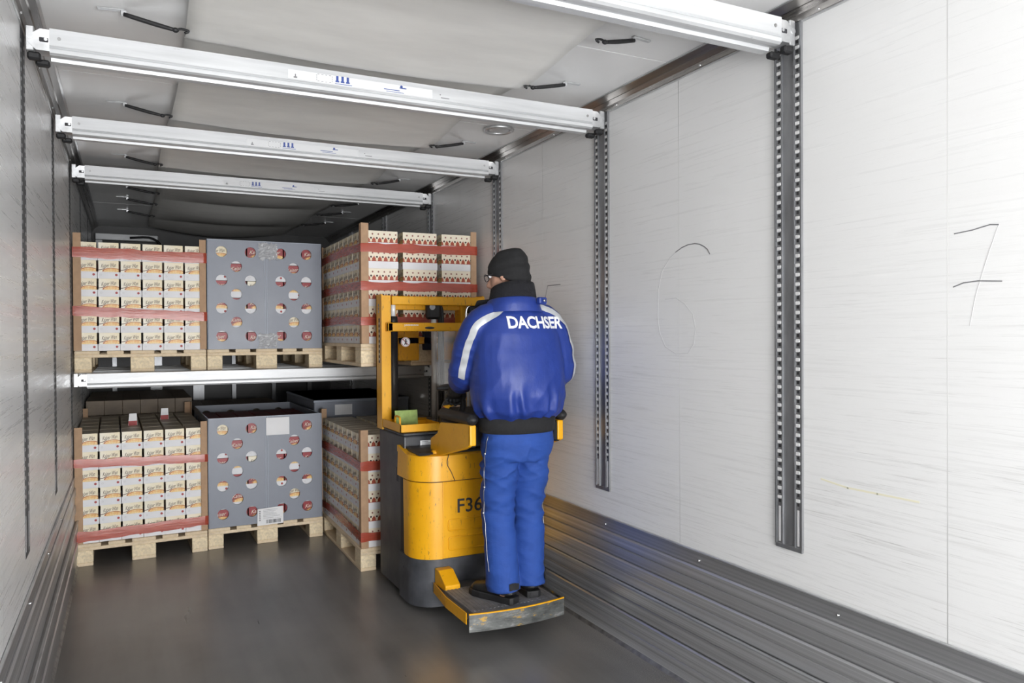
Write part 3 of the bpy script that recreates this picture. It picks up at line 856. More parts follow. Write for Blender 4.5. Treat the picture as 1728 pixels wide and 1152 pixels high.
# ------------------------------------------------------------------ trays of packs
TW, TD, LH = 0.1305, 0.238, 0.1195           # tray width (broad face), depth, layer height
PH, PW, PT = 0.1165, 0.119, 0.0382
def tray_proto(name, pack_m, script_m, text):
    r = empty(name, (0, 0, -50))
    t = MB(); h = 0.045; w = 0.0022
    a, b = TW / 2 - 0.0006, TD / 2 - 0.001
    t.box(-a, a, -b, b, 0.0, 0.0025)
    t.box(-a, a, -b, -b + w, 0.0025, h); t.box(-a, a, b - w, b, 0.0025, h)
    t.box(-a, -a + w, -b + w, b - w, 0.0025, h); t.box(a - w, a, -b + w, b - w, 0.0025, h)
    for s in (-1, 1):                         # print on the two broad ends
        yy = s * (b + 0.0004)
        t.disc((-s * a * 0.70, yy, 0.026), 0.0080, (0, s, 0), 10, mi=1)
        t.disc((-a * 0.70 if s < 0 else a * 0.70, yy, 0.026), 0.0060, (0, s, 0), 10, mi=2)
        t.disc((-a * 0.70 if s < 0 else a * 0.70, yy + s * 0.0002, 0.026), 0.0044, (0, s, 0), 10, mi=0)
    obj('tray', t.mesh('tray', [MAT['tray_white'], MAT['red_dot'], MAT['pen_faint']], fix=False), r)
    p = MB(); p.box(-PW / 2, PW / 2, -PT / 2, PT / 2, 0, PH)
    pm = p.mesh('pack', [pack_m])
    lm = text_mesh(text, 0.026, script_m, bold=0.004, shear=0.35)
    lx = [v.co.x for v in lm.vertices]; k = 0.088 / (max(lx) - min(lx))
    lb = MB()
    for s in (-1, 1):
        vs = [(v.co.x * k * -s, s * (PT / 2 + 0.0005), v.co.z + PH * 0.735 + v.co.x * k * 0.10) for v in lm.vertices]
        lb.add(vs, [list(q.vertices) if s < 0 else list(q.vertices) for q in lm.polygons], 0)
    lettered = lb.mesh('lettering', [script_m], fix=False)
    for i in range(6):
        o = obj('pack', pm, r, (0, -TD / 2 + 0.0045 + PT * (i + 0.5), 0.0026))
        if i in (0, 5):
            obj('lettering', lettered, o)
    return r
P_CREAM = tray_proto('pack_tray', MAT['pack'], MAT['script'], 'Kaiser Wan')
P_RED = tray_proto('red_pack_tray', MAT['pack_red'], MAT['script_white'], 'Kaiser')
ORD = ['first', 'second', 'third', 'fourth', 'fifth', 'sixth', 'seventh', 'eighth', 'ninth']
LAY = ['bottom', 'second', 'third', 'fourth', 'fifth', 'top']
USED = {}
def put_tray(proto, P, lx, ly, lz, rz, label, group):
    if not USED.get(proto.name):
        r = proto; USED[proto.name] = True
    else:
        r = copy_tree(proto)
    c, s = math.cos(P[3]), math.sin(P[3])
    r.location = (P[0] + lx * c - ly * s, P[1] + lx * s + ly * c, P[2] + lz)
    r.rotation_euler = (0, 0, P[3] + rz + (0 if "sleeve" in label else random.uniform(-0.008, 0.008)))
    tag(r, label, 'tray', group)
    return r

def stack_front(P, which, top_rows=0):
    """broad faces to the rear doors: 6 across"""
    for k in range(6):
        jit = [random.uniform(-0.003, 0.003) for _ in range(6)]
        for i in range(6):
            put_tray(P_CREAM, P, 0.4 + (i - 2.5) * 0.1318, 0.022 + TD / 2 + jit[i], 0.1445 + k * LH, 0,
                     'white pack tray, %s from left, %s layer, front face of %s pallet' % (ORD[i], LAY[k], which), 'pack trays on the ' + which + ' pallet')
    for j in range(1, 1 + top_rows):
        for i in range(6):
            put_tray(P_CREAM, P, 0.4 + (i - 2.5) * 0.1318, 0.022 + TD * (j + 0.5) + 0.002 * j, 0.1445 + 5 * LH, 0,
                     'white pack tray on top of %s pallet, %s from left, %s row back' % (which, ORD[i], ORD[j]), 'pack trays on the ' + which + ' pallet')
    for k in range(6 if not top_rows else 5):
        put_tray(P_CREAM, P, 0.4 + 2.5 * 0.1318, 0.024 + TD * 1.5, 0.1445 + k * LH, 0,
                 'white pack tray, right side of %s pallet, %s layer, second row back' % (which, LAY[k]), 'pack trays on the ' + which + ' pallet')
stack_front(TL_P, 'upper left')
stack_front(BL_P, 'lower left', 4)

def stack_side(P, which, top):
    """narrow pack edges to the rear doors: 3 stacks across, broad faces to the sides"""
    for k in range(6):
        for j in range(9):
            for i in range(3):
                if not (i == 0 or j == 0 or (top and k == 5)): continue
                where = ('near face, %s stack from left' % ORD[i]) if j == 0 else (('left side, %s from near corner' % ORD[j]) if i == 0 else ('top, %s stack, %s row back' % (ORD[i], ORD[j])))
                put_tray(P_CREAM, P, 0.4 + (i - 1) * 0.2660, 0.018 + TW * (j + 0.5) + 0.0005 * j, 0.1445 + k * LH, -PI / 2,
                         'pack tray on %s pallet, %s layer, %s' % (which, LAY[k], where), 'pack trays on the ' + which + ' pallet')
stack_side(TR_P, 'forklift', False)
stack_side(BR_P, 'lower right', True)

# cardboard edge boards at the corners of the strapped loads
def edge_board(P, lx, ly, sx, sy, z0, z1, label, w=0.042):
    t = 0.005
    c, s = math.cos(P[3]), math.sin(P[3])
    m = MB()
    a, b = sorted((0, sx * w)); e, f = sorted((0, sy * t)); m.box(a, b, e, f, z0 - P[2], z1 - P[2])
    a, b = sorted((0, sx * t)); e, f = sorted((sy * t, sy * w)); m.box(a, b, e, f, z0 - P[2], z1 - P[2])
    o = m.build('edge_board', MAT['tan_card'], label=label, cat='edge board', group='cardboard edge boards')
    o.location = (P[0] + lx * c - ly * s, P[1] + lx * s + ly * c, P[2]); o.rotation_euler = (0, 0, P[3])
fx0, fx1, fy = 0.4 - 3 * 0.1318 - 0.008, 0.4 + 3 * 0.1318 + 0.008, 0.012
edge_board(TL_P, fx0, fy, 1, 1, 1.407, 2.178, 'tall tan cardboard edge board, left corner of upper left load', 0.046)
edge_board(TL_P, fx1, fy, -1, 1, 1.407, 2.168, 'tan cardboard edge board, right corner of upper left load')
edge_board(BL_P, fx0, fy, 1, 1, 0.1445, 0.905, 'tan cardboard edge board, left corner of lower left load', 0.046)
edge_board(BL_P, fx1, fy, -1, 1, 0.1445, 0.905, 'tan cardboard edge board, right corner of lower left load')
edge_board(BL_P, fx0, 1.226, 1, -1, 0.60, 0.93, 'tan cardboard edge board, far left corner of lower left load', 0.05)
edge_board(BL_P, fx1, 1.226, -1, -1, 0.60, 0.95, 'tan cardboard edge board, far right corner of lower left load', 0.05)
gx0, gx1 = 0.4 - 0.266 - TD / 2 - 0.008, 0.4 + 0.266 + TD / 2 + 0.008
edge_board(TR_P, gx0, 0.010, 1, 1, 1.445, 2.205, 'tall tan cardboard edge board, near left corner of the lifted load', 0.048)
edge_board(TR_P, gx1, 0.010, -1, 1, 1.445, 2.185, 'tan cardboard edge board, near right corner of the lifted load', 0.040)
edge_board(TR_P, gx0, 1.205, 1, -1, 1.445, 2.170, 'tan cardboard edge board, far left corner of the lifted load', 0.048)
edge_board(BR_P, gx0, 0.010, 1, 1, 0.1445, 0.895, 'tan cardboard edge board, near left corner of lower right load', 0.048)
edge_board(BR_P, gx0, 1.205, 1, -1, 0.1445, 0.930, 'tan cardboard edge board, far left corner of lower right load', 0.048)
edge_board(BR_P, gx1, 0.010, -1, 1, 0.1445, 0.895, 'tan cardboard edge board, near right corner of lower right load', 0.048)

# red film bands round the loads
def band(P, x0, x1, y0, y1, zl, zr, h, label):
    """zl/zr: band centre height (world) at the front left / right corner"""
    m = MB(); g = 0.004
    path = []
    nseg = 34
    for i in range(nseg + 1):
        u = i / nseg; path.append((x0 - g + (x1 - x0 + 2 * g) * u, y0 - g, zl + (zr - zl) * u))
    for i in range(1, 13):
        u = i / 12; path.append((x1 + g, y0 - g + (y1 - y0 + 2 * g) * u, zr + 0.01 * math.sin(3 * u)))
    for i in range(1, 9):
        u = i / 8; path.append((x1 + g - (x1 - x0 + 2 * g) * u, y1 + g, zr + (zl - zr) * u))
    for i in range(1, 25):
        u = i / 24; path.append((x0 - g, y1 + g - (y1 - y0 + 2 * g) * u, zl + 0.012 * math.sin(PI * u)))
    n = len(path); rings = []
    for i, (x, y, z) in enumerate(path):
        hh = h * (0.5 + 0.10 * noise.noise(Vector((i * 0.35, zl * 7, 0))))
        zc = z + 0.006 * noise.noise(Vector((i * 0.21, zl * 3, 5)))
        bl = 0.0015 * noise.noise(Vector((i * 0.6, zl, 9)))
        rings.append([(x, y + (bl if i < nseg else 0), zc - hh - P[2]), (x, y - 0.0015 + bl, zc - P[2]), (x, y, zc + hh - P[2])])
    vs = [p for r in rings for p in r]; fs = []
    for i in range(n - 1):
        for j in range(2):
            fs.append((i * 3 + j, (i + 1) * 3 + j, (i + 1) * 3 + j + 1, i * 3 + j + 1))
    m.add(vs, fs, 0, True)
    o = m.build('film_band', MAT['red_film'], label=label, cat='band', group='red film bands')
    o.location = P[:3]; o.rotation_euler = (0, 0, P[3])
band(TL_P, fx0, fx1, fy, 1.21, 2.052, 2.040, 0.068, 'upper red film band round the upper left load')
band(TL_P, fx0, fx1, fy, 1.21, 1.669, 1.634, 0.062, 'lower red film band round the upper left load')
band(BL_P, fx0, fx1, fy, 1.23, 0.672, 0.648, 0.056, 'upper red film band round the lower left load')
band(BL_P, fx0, fx1, fy, 1.23, 0.190, 0.212, 0.066, 'lower red film band round the lower left load')
band(TR_P, gx0, gx1, 0.010, 1.207, 2.050, 2.058, 0.056, 'top red film band round the lifted load')
band(TR_P, gx0, gx1, 0.010, 1.207, 1.808, 1.808, 0.056, 'middle red film band round the lifted load')
band(TR_P, gx0, gx1, 0.010, 1.207, 1.588, 1.585, 0.052, 'lowest red film band round the lifted load')
band(BR_P, gx0, gx1, 0.010, 1.207, 0.665, 0.665, 0.060, 'upper red film band round the lower right load')
band(BR_P, gx0, gx1, 0.010, 1.207, 0.215, 0.215, 0.055, 'lower red film band round the lower right load')

# ------------------------------------------------------------------ grey sleeves with round holes
HX = [0.121, 0.367, 0.632, 0.864]; HM = [0.245, 0.748]; HZ = [0.105, 0.238, 0.366, 0.495, 0.622, 0.752, 0.880]
def sleeve(P, label, h=0.770):
    w, d, t = 0.792, 1.170, 0.008
    r = empty('grey_sleeve', (P[0] + 0.4 * math.cos(P[3]), P[1] + 0.4 * math.sin(P[3]), P[2] + 0.1445), P[3], label, 'sleeve', 'grey plastic pallet sleeves')
    H = []
    for k, f in enumerate(HZ):
        for u in (HX if k % 2 == 0 else HM):
            H.append(((u - 0.5) * w, h * (1 - f), 0.0385))
    me = holes_panel('front_panel', w, h, H, t, MAT['grey_sleeve'])
    obj('front_panel', me, r, (0, 0.012, 0)); obj('back_panel', me, r, (0, 0.012 + d, 0))
    S = []
    for k, f in enumerate(HZ):
        for u in ((0.09, 0.29, 0.50, 0.71, 0.91) if k % 2 == 0 else (0.19, 0.81)):
            S.append(((u - 0.5) * d, h * (1 - f), 0.0385))
    sp = holes_panel('side_panel', d, h, S, t, MAT['grey_sleeve'])
    obj('side_panel', sp, r, (-w / 2 + 0.004, 0.012 + d / 2, 0), (0, 0, PI / 2)); obj('side_panel', sp, r, (w / 2 - 0.004, 0.012 + d / 2, 0), (0, 0, PI / 2))
    for s in (-1, 1):
        MB().cyl((s * (w / 2 - 0.002), 0.0095, 0), (s * (w / 2 - 0.002), 0.0095, h), 0.0045, n=8).build('corner_crease', MAT['grey_lip'], r)
        MB().box(s * 0.0075 - 0.0025, s * 0.0075 + 0.0025, 0.0055, 0.009, 0, h, bev=0.001).build('fold_crease', MAT['grey_lip'], r)
    MB().box(-w / 2, w / 2, 0.007, 0.017, h, h + 0.004).build('top_edge', MAT['grey_lip'], r)
    return r
sleeve(TG_P, 'grey plastic sleeve with round holes standing on the upper pallet')
sleeve(BG_P, 'grey plastic sleeve with round holes on the floor-level pallet, white label')
def fill_sleeve(P, which, top_rows, top_layer=5):
    for k in range(top_layer + 1):
        for i in range(6):
            put_tray(P_RED if (k + i * (k % 2)) % 6 not in (5,) else P_CREAM, P, 0.4 + (i - 2.5) * 0.1285, 0.030 + TD / 2, 0.1445 + k * LH * 1.02, 0,
                     'red pack tray inside %s grey sleeve, %s from left, %s layer' % (which, ORD[i], LAY[k]), 'trays inside the grey sleeves')
    for j in range(1, 1 + top_rows):
        for i in range(6):
            put_tray(P_RED, P, 0.4 + (i - 2.5) * 0.1285, 0.030 + TD * (j + 0.5), 0.1445 + top_layer * LH * 1.02, 0,
                     'red pack tray on top inside %s grey sleeve, %s from left, %s row back' % (which, ORD[i], ORD[j]), 'trays inside the grey sleeves')
fill_sleeve(TG_P, 'upper', 0)
fill_sleeve(BG_P, 'lower', 3)

# paper notes and tape on the sleeves
m = MB().box(0.882, 1.046, BG_P[1] - 0.0015, BG_P[1] + 0.003, 0.778, 0.905, bev=0.001)
m.build('paper_note', MAT['paper'], label='blank white paper note on top of the lower grey sleeve', cat='note')
r = empty('shipping_label', (0.906, BG_P[1] - 0.002, 0.135), 0, 'white shipping label with barcode on the lower grey sleeve', 'label')
MB().prism([(-0.091, -0.004), (0.091, 0.000), (0.091, 0.122), (0.085, 0.124), (-0.089, 0.116)], -0.003, 0.001, 'y').build('label_sheet', MAT['paper'], r)
m = MB(); x = -0.03
while x < 0.072:
    w = random.choice((0.0015, 0.002, 0.0035)); m.box(x, x + w, -0.0042, -0.003, 0.008, 0.034); x += w + random.choice((0.0015, 0.003))
m.build('barcode', MAT['ink'], r)
m = MB()
for k in range(7):
    zz = 0.048 + k * 0.0095
    m.box(-0.05, -0.05 + random.uniform(0.06, 0.12), -0.0042, -0.003, zz, zz + 0.0016)
m.box(-0.05, 0.08, -0.0042, -0.003, 0.0425, 0.0432)
for k in range(6): m.box(-0.078, -0.068, -0.0042, -0.003, 0.03 + k * 0.013, 0.037 + k * 0.013)
m.build('label_print', MAT['pen'], r)
def tape(cx, cz, w, h, y, label, seed):
    m = MB(); n = 12; vs = []; rnd = random.Random(seed)
    for j in range(n + 1):
        for i in range(n + 1):
            ex = 1 + 0.25 * (rnd.random() - 0.5) * (1 if i in (0, n) else 0.2)
            x = cx + (i / n - 0.5) * w * ex; z = cz + (j / n - 0.5) * h * (1 + 0.3 * (rnd.random() - 0.5) * (1 if j in (0, n) else 0.2))
            vs.append((x, y - 0.001 - 0.006 * rnd.random(), z))
    m.add(vs, [(j * (n + 1) + i, j * (n + 1) + i + 1, (j + 1) * (n + 1) + i + 1, (j + 1) * (n + 1) + i) for j in range(n) for i in range(n)])
    o = m.build('tape_patch', MAT['tape'], label=label, cat='tape'); s = o.modifiers.new('t', 'SOLIDIFY'); s.thickness = 0.0006
MAT['tape'] = film_mat('crumpled_clear_tape', (0.62, 0.63, 0.65), 0.62, 0.2)
tape(0.905, 2.105, 0.13, 0.12, TG_P[1] + 0.006, 'crumpled clear tape patch at the top of the upper grey sleeve', 1)
tape(0.90, 1.465, 0.13, 0.10, TG_P[1] + 0.006, 'torn clear tape patch at the foot of the upper grey sleeve', 2)

# loads standing in the dark behind the front rows
def back_load(x, y, label_p, label_l, mat, zt, kind):
    pallet(x, y, 0.0, 0.0, label_p)
    r = empty('cargo_block', (x + 0.4, y + 0.6, 0.1445), 0, label_l, 'cargo')
    if kind == 'packs':
        m = MB()
        for k in range(int((zt - 0.1445) / LH)):
            for i in range(6):
                a = -0.394 + i * 0.1318
                MB().box(a + 0.0008, a + 0.131, -0.585, 0.585, k * LH, k * LH + LH - 0.003, bev=0.002).build('carton', mat, r)
    else:
        MB().box(-0.392, 0.392, -0.588, 0.588, 0, zt - 0.1445, bev=0.006).build('sleeve_body', mat, r)
        MB().box(-0.396, 0.396, -0.592, 0.592, zt - 0.1445 - 0.02, zt - 0.1445, bev=0.004).build('top_rim', MAT['grey_lip'], r)
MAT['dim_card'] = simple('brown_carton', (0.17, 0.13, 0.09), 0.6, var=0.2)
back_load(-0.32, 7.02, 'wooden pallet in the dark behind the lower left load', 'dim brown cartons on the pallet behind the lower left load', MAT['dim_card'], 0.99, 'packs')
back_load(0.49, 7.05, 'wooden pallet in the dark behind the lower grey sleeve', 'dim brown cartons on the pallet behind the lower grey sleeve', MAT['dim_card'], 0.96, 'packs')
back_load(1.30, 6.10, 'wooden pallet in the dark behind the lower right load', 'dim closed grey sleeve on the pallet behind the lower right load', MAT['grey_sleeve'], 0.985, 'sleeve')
MB().box(1.47, 1.61, 6.100, 6.105, 0.862, 0.945).build('paper_note', MAT['paper'], label='white paper note on the dim sleeve behind the lower right load', cat='note')
# small display cards standing on the lower left load
for i, (x, y, l) in enumerate(((0.02, 6.12, 'small red and white card standing on the lower left load, left one'), (0.24, 6.45, 'small white folded card standing on the lower left load, right one'))):
    r = empty('display_card', (x, y, 0.144 + 6 * LH + 0.001), 0.1, l, 'card')
    MB().prism([(-0.03, 0), (0.03, 0), (0.026, 0.085), (-0.022, 0.085)], 0.0, 0.002, 'y').build('card_front', MAT['paper'], r)
    MB().box(-0.028, 0.028, -0.0008, 0.0004, 0.0, 0.032).build('red_panel', MAT['red_dot'], r)
    MB().prism([(0.0, 0.0), (0.035, 0.0), (0.004, 0.06)], -0.001, 0.001, 'x').build('foot', MAT['paper'], r)
MAT['clear'] = film_mat('clear_wrap', (0.7, 0.72, 0.75), 0.5, 0.2)

# ------------------------------------------------------------------ stand-on lift truck
LX0, LX1 = 1.355, 2.078
LT = empty('lift_truck', (1.72, 4.2, 0.0), 0, 'yellow and dark grey stand-on lift truck raising a loaded pallet', 'lift truck')
_inv = Matrix.Translation((-1.72, -4.2, 0.0))
def lp(mb, name, mats, parent=None, label=None, bevel=0.0):
    """a part given in world coordinates, re-based on the truck's origin"""
    mb.v = [tuple(Vector(p) - Vector((1.72, 4.2, 0.0))) for p in mb.v]
    o = mb.build(name, mats, parent or LT, label=label)
    if bevel:
        b = o.modifiers.new('bevel', 'BEVEL'); b.width = bevel; b.segments = 3; b.limit_method = 'ANGLE'; b.angle_limit = math.radians(35)
    return o

def smooth_sharp(o, deg=28):
    o.data.polygons.foreach_set('use_smooth', [True] * len(o.data.polygons)); o.data.set_sharp_from_angle(angle=math.radians(deg))

def foot(y_front, inset=0.0, r=0.15):
    """rear outline of the truck: straight flanks, generous round corners"""
    x0, x1, yb = LX0 + inset, LX1 - inset, 3.855 + inset
    pts = [(x0, y_front)]
    for i in range(9):
        a = PI + PI / 2 * i / 8; pts.append((x0 + r + r * math.cos(a), yb + r + r * math.sin(a)))
    for i in range(9):
        a = 1.5 * PI + PI / 2 * i / 8; pts.append((x1 - r + r * math.cos(a), yb + r + r * math.sin(a)))
    pts.append((x1, y_front))
    return pts

# dark chassis with battery box
m = MB().box(1.372, 2.062, 4.10, 4.565, 0.035, 0.930)
ch = lp(m, 'chassis', MAT['chassis'], bevel=0.012)
m = MB().prism(foot(4.14), 0.030, 0.285, 'z'); base = lp(m, 'base_skirt', MAT['chassis_base']); smooth_sharp(base)
for y in (4.02, 4.06):
    lp(MB().cyl((LX0 - 0.002, y, 0.21), (LX0 + 0.006, y, 0.21), 0.008, n=10), 'skirt_bolt', MAT['ink'], base)
lp(MB().box(1.369, 1.373, 4.20, 4.225, 0.66, 0.74, bev=0.001), 'side_slot', MAT['ink'], ch)
m = MB().box(1.47, 1.575, 4.0965, 4.1005, 0.868, 0.900); lb = lp(m, 'rating_label', MAT['sticker'], ch, 'white rating label')
m = MB()
for k in range(4): m.box(1.478, 1.478 + (0.05, 0.085, 0.07, 0.04)[k], 4.0958, 4.097, 0.873 + k * 0.0065, 0.8755 + k * 0.0065)
lp(m, 'label_print', MAT['pen'], lb)

m = MB().prism(foot(4.15, 0.014, 0.138), 0.26, 0.83, 'z'); lp(m, 'hood_core', MAT['black'])
# yellow hood: upper band, two wrapped corner covers and a recessed centre panel
band_pts = foot(4.165)
m = MB()
n = len(band_pts)
lo = [(x, y, 0.706) for x, y in band_pts]; hi = [(x, y, 0.842) for x, y in foot(4.165, 0.004)]; top = [(x, y, 0.850) for x, y in foot(4.160, 0.018)]
m.loft([lo, hi, top]); hood = lp(m, 'hood_band', MAT['yellow_worn'])
smooth_sharp(hood)
# the raised front shoulders of the hood
for s, x in ((1, LX0), (-1, LX1)):
    m = MB(); a, b = sorted((x, x + s * 0.05)); m.prism([(4.00, 0.84), (4.165, 0.84), (4.165, 0.875)], a, b, 'x'); lp(m, 'hood_shoulder', MAT['yellow_worn'], hood)
def corner(sign):
    pts = foot(4.070, 0.003)
    half = pts[:10] if sign < 0 else pts[-10:]
    inner = foot(4.070, 0.03, 0.123); ih = inner[:10] if sign < 0 else inner[-10:]
    poly = half + ih[::-1]
    # flank edge slopes back towards the foot
    m = MB(); nn = len(poly)
    def ring(z, yf):
        out = []
        for (x, y) in poly: out.append((x, min(y, yf), z))
        return out
    m.loft([ring(0.266, 4.045), ring(0.300, 4.062), ring(0.640, 4.085), ring(0.700, 4.165)])
    return lp(m, 'corner_cover', MAT['yellow_worn'])
cc = [corner(-1), corner(1)]
for c in cc:
    smooth_sharp(c)
m = MB().box(1.511, 1.922, 3.864, 3.90, 0.272, 0.700); cp = lp(m, 'centre_panel', MAT['yellow'], bevel=0.004)
for z0, z1 in ((0.430, 0.490), (0.325, 0.395)):
    m = MB(); x0, x1 = 1.545, 1.89; r = 0.012
    ring_pts = []
    for cx, cz, a0 in ((x1 - r, z1 - r, 0), (x0 + r, z1 - r, PI / 2), (x0 + r, z0 + r, PI), (x1 - r, z0 + r, 1.5 * PI)):
        for i in range(4):
            a = a0 + PI / 2 * i / 3; ring_pts.append((cx + r * math.cos(a), 3.8635, cz + r * math.sin(a)))
    m.tube(ring_pts, 0.0045, n=6, sub=1, closed=True); lp(m, 'pressed_rib', MAT['yellow'], cp)
tm = text_mesh('F36', 0.078, MAT['ink'], bold=0.012)
o = obj('fleet_number', tm, cp, (1.672 - 1.72, 3.8630 - 4.2, 0.563), label='black fleet number F36')
m = MB().tube([(1.545, 3.852, 0.85), (1.535, 3.854, 0.80), (1.560, 3.853, 0.75), (1.580, 3.853, 0.702)], 0.002, n=6)
lp(m, 'hood_seam', MAT['ink'], hood)
m = MB().box(1.52, 1.93, 3.93, 4.0, 0.05, 0.272); lp(m, 'foot_recess', MAT['black'])
m = MB().box(1.60, 1.86, 3.872, 3.91, 0.225, 0.262, bev=0.004); lp(m, 'step_bar', MAT['steel'])

# black top cover and operator console
m = MB(); m.prism([(3.885, 0.846), (4.098, 0.850), (4.098, 0.874), (4.02, 0.870), (3.90, 0.858)], 1.385, 2.05, 'x'); lp(m, 'top_cover', MAT['dark'], bevel=0.008)
m = MB(); m.prism([(3.93, 0.86), (4.15, 0.87), (4.15, 1.06), (4.07, 1.085), (3.97, 1.03)], 1.60, 1.96, 'x'); con = lp(m, 'console', MAT['dark'], bevel=0.018)
m = MB(); m.tube([(1.60, 4.04, 1.00), (1.585, 3.99, 1.09), (1.60, 3.97, 1.14)], [0.035, 0.028, 0.02], n=12); lp(m, 'control_stem', MAT['dark'], con)
# winged steering head with grips
m = MB(); m.tube([(1.535, 3.99, 1.20), (1.58, 3.965, 1.205), (1.64, 3.955, 1.195), (1.70, 3.96, 1.19)], [(0.012, 0.03), (0.02, 0.045), (0.024, 0.045), (0.016, 0.03)], n=12, up=(0, 0, 1)); lp(m, 'steering_head', MAT['dark'], con)
m = MB(); m.tube([(1.66, 3.96, 1.18), (1.68, 3.97, 1.10), (1.66, 4.0, 1.03)], 0.018, n=10); lp(m, 'steering_column', MAT['dark'], con)
m = MB(); m.tube([(1.82, 3.95, 1.10), (1.88, 3.93, 1.15), (1.93, 3.93, 1.13)], 0.017, n=10); lp(m, 'hand_grip', MAT['black'], con)
m = MB(); m.prism([(1.555, 1.105), (1.60, 1.112), (1.612, 1.104), (1.585, 1.096), (1.578, 1.075), (1.562, 1.075)], 3.94, 3.965, 'y'); lp(m, 'yellow_lever', MAT['yellow'], con)
lp(MB().cyl((1.553, 3.938, 1.092), (1.553, 3.955, 1.092), 0.007, n=10), 'red_button', MAT['red_dot'], con)

# yellow tool tray
m = MB(); x0, x1, y0, y1, z0, z1 = 1.362, 1.640, 4.125, 4.46, 0.944, 0.990
m.box(x0, x1, y0, y1, z0, z0 + 0.004); m.box(x0, x1, y0, y0 + 0.005, z0, z1); m.box(x0, x0 + 0.005, y0, y1, z0, z1 + 0.004); m.box(x0, x1, y1 - 0.005, y1, z0, z1); m.box(x1 - 0.005, x1, y0, y1, z0, z1 - 0.01)
tray_o = lp(m, 'tool_tray', MAT['yellow'])
m = MB(); m.tube([(1.378, 4.18, 0.975), (1.378, 4.18, 1.015), (1.380, 4.20, 1.028), (1.384, 4.27, 1.028), (1.386, 4.29, 1.015), (1.386, 4.29, 0.975)], 0.006, n=8, sub=2); lp(m, 'tray_loop', MAT['yellow'], tray_o)
lp(MB().box(1.372, 2.062, 4.10, 4.565, 0.930, 0.944, bev=0.003), 'top_plate', MAT['chassis'])

# side guards either side of the operator
def guard(x, s):
    m = MB()
    poly = [(3.836, 1.029), (3.46, 1.058), (3.435, 1.052), (3.433, 0.965), (3.45, 0.945), (3.522, 0.922), (3.86, 0.846), (3.97, 0.846), (3.985, 0.860), (3.985, 0.926), (3.88, 0.967)]
    m.prism(poly, x - 0.012, x + 0.012, 'x'); g = lp(m, 'side_guard', MAT['yellow'], bevel=0.006)
    m = MB(); a, b = sorted((x - s * 0.012, x + s * 0.022)); m.prism([(a, 0.950), (b, 0.950), (b, 1.052), (a, 1.052)], 3.433, 3.452, 'y'); lp(m, 'guard_end', MAT['yellow'], g, bevel=0.006)
    m = MB(); m.box(x - 0.03, x + 0.035, 3.41, 3.85, 1.050, 1.108, bev=0.022); lp(m, 'arm_pad', MAT['black'], g, bevel=0.008)
    m = MB(); m.box(x + s * 0.014 - 0.02, x + s * 0.014 + 0.02, 3.44, 3.84, 0.94, 1.05, bev=0.012); lp(m, 'knee_pad', MAT['black'], g)
    lp(MB().cyl((x - 0.03, 3.91, 0.852), (x + 0.03, 3.91, 0.852), 0.018, n=12), 'hinge', MAT['yellow_worn'], g)
guard(1.500, 1); guard(2.005, -1)

# folding platform with ribbed rubber mat
outer = [(1.452, 3.84), (1.425, 3.60), (1.428, 3.345)]
front = [(1.428 + (1.945 - 1.428) * i / 12, 3.345 - 0.055 * math.sin(PI * (0.12 + 0.76 * i / 12)) ** 0.8) for i in range(13)]
pts = outer[:2] + front + [(1.958, 3.60), (1.935, 3.84)]
m = MB(); m.prism(pts, 0.145, 0.158, 'z'); pf = lp(m, 'platform', MAT['chassis_base'])
m = MB()
def strip(path, z0, z1, t):
    P = [Vector((x, y, 0)) for x, y in path]; rin = []; rout = []
    for i, p in enumerate(P):
        d = (P[min(i + 1, len(P) - 1)] - P[max(i - 1, 0)]).normalized(); nrm = Vector((d.y, -d.x, 0))
        rout.append(p + nrm * t); rin.append(p)
    vs = [(*p[:2], z) for z in (z0, z1) for p in rin + rout]; k = len(P); fs = []
    for i in range(k - 1):
        a = lambda lay, ring, j: lay * 2 * k + ring * k + j
        fs += [(a(0, 1, i), a(0, 1, i + 1), a(1, 1, i + 1), a(1, 1, i)), (a(0, 0, i + 1), a(0, 0, i), a(1, 0, i), a(1, 0, i + 1)),
               (a(1, 0, i), a(1, 1, i), a(1, 1, i + 1), a(1, 0, i + 1)), (a(0, 0, i + 1), a(0, 1, i + 1), a(0, 1, i), a(0, 0, i))]
    fs += [(0, k, 3 * k, 2 * k), (k - 1, 3 * k - 1, 4 * k - 1, 2 * k - 1)]
    return MB().add(vs, fs)
pe, nt, b = new_mat('scraped_bumper_steel')
v = coords(nt, 'Object', (1, 1, 3)); f1 = noise_t(nt, v, 9, 6, 0.7); f2 = noise_t(nt, coords(nt, 'Object', (1, 1, 2.2)), 14, 5, 0.7)
c = ramp(nt, f1, [(0.35, (0.07, 0.075, 0.072)), (0.55, (0.15, 0.155, 0.15)), (0.72, (0.40, 0.40, 0.39))])
c = mixc(nt, ramp(nt, f2, [(0.58, 0.0), (0.64, 0.9)]), c, (0.50, 0.30, 0.05))
nt.links.new(c, b.inputs['Base Color']); b.inputs['Roughness'].default_value = 0.42; b.inputs['Metallic'].default_value = 0.4
lp(strip(front, 0.088, 0.170, 0.006), 'front_bumper', pe, pf)
lp(strip(front, 0.1702, 0.176, 0.0075), 'bumper_edge', MAT['yellow_worn'], pf)
lp(strip([(1.452, 3.84), (1.425, 3.60), (1.428, 3.345)], 0.118, 0.172, 0.005), 'side_flange', MAT['yellow_worn'], pf)
lp(strip([(1.945, 3.345), (1.958, 3.60), (1.935, 3.84)], 0.118, 0.166, 0.005), 'side_flange', pe, pf)
m = MB(); m.prism([(3.70, 0.158), (3.855, 0.158), (3.855, 0.245), (3.80, 0.245), (3.70, 0.19)], 1.46, 1.545, 'x'); lp(m, 'hinge_cover', MAT['yellow'], pf, bevel=0.006)
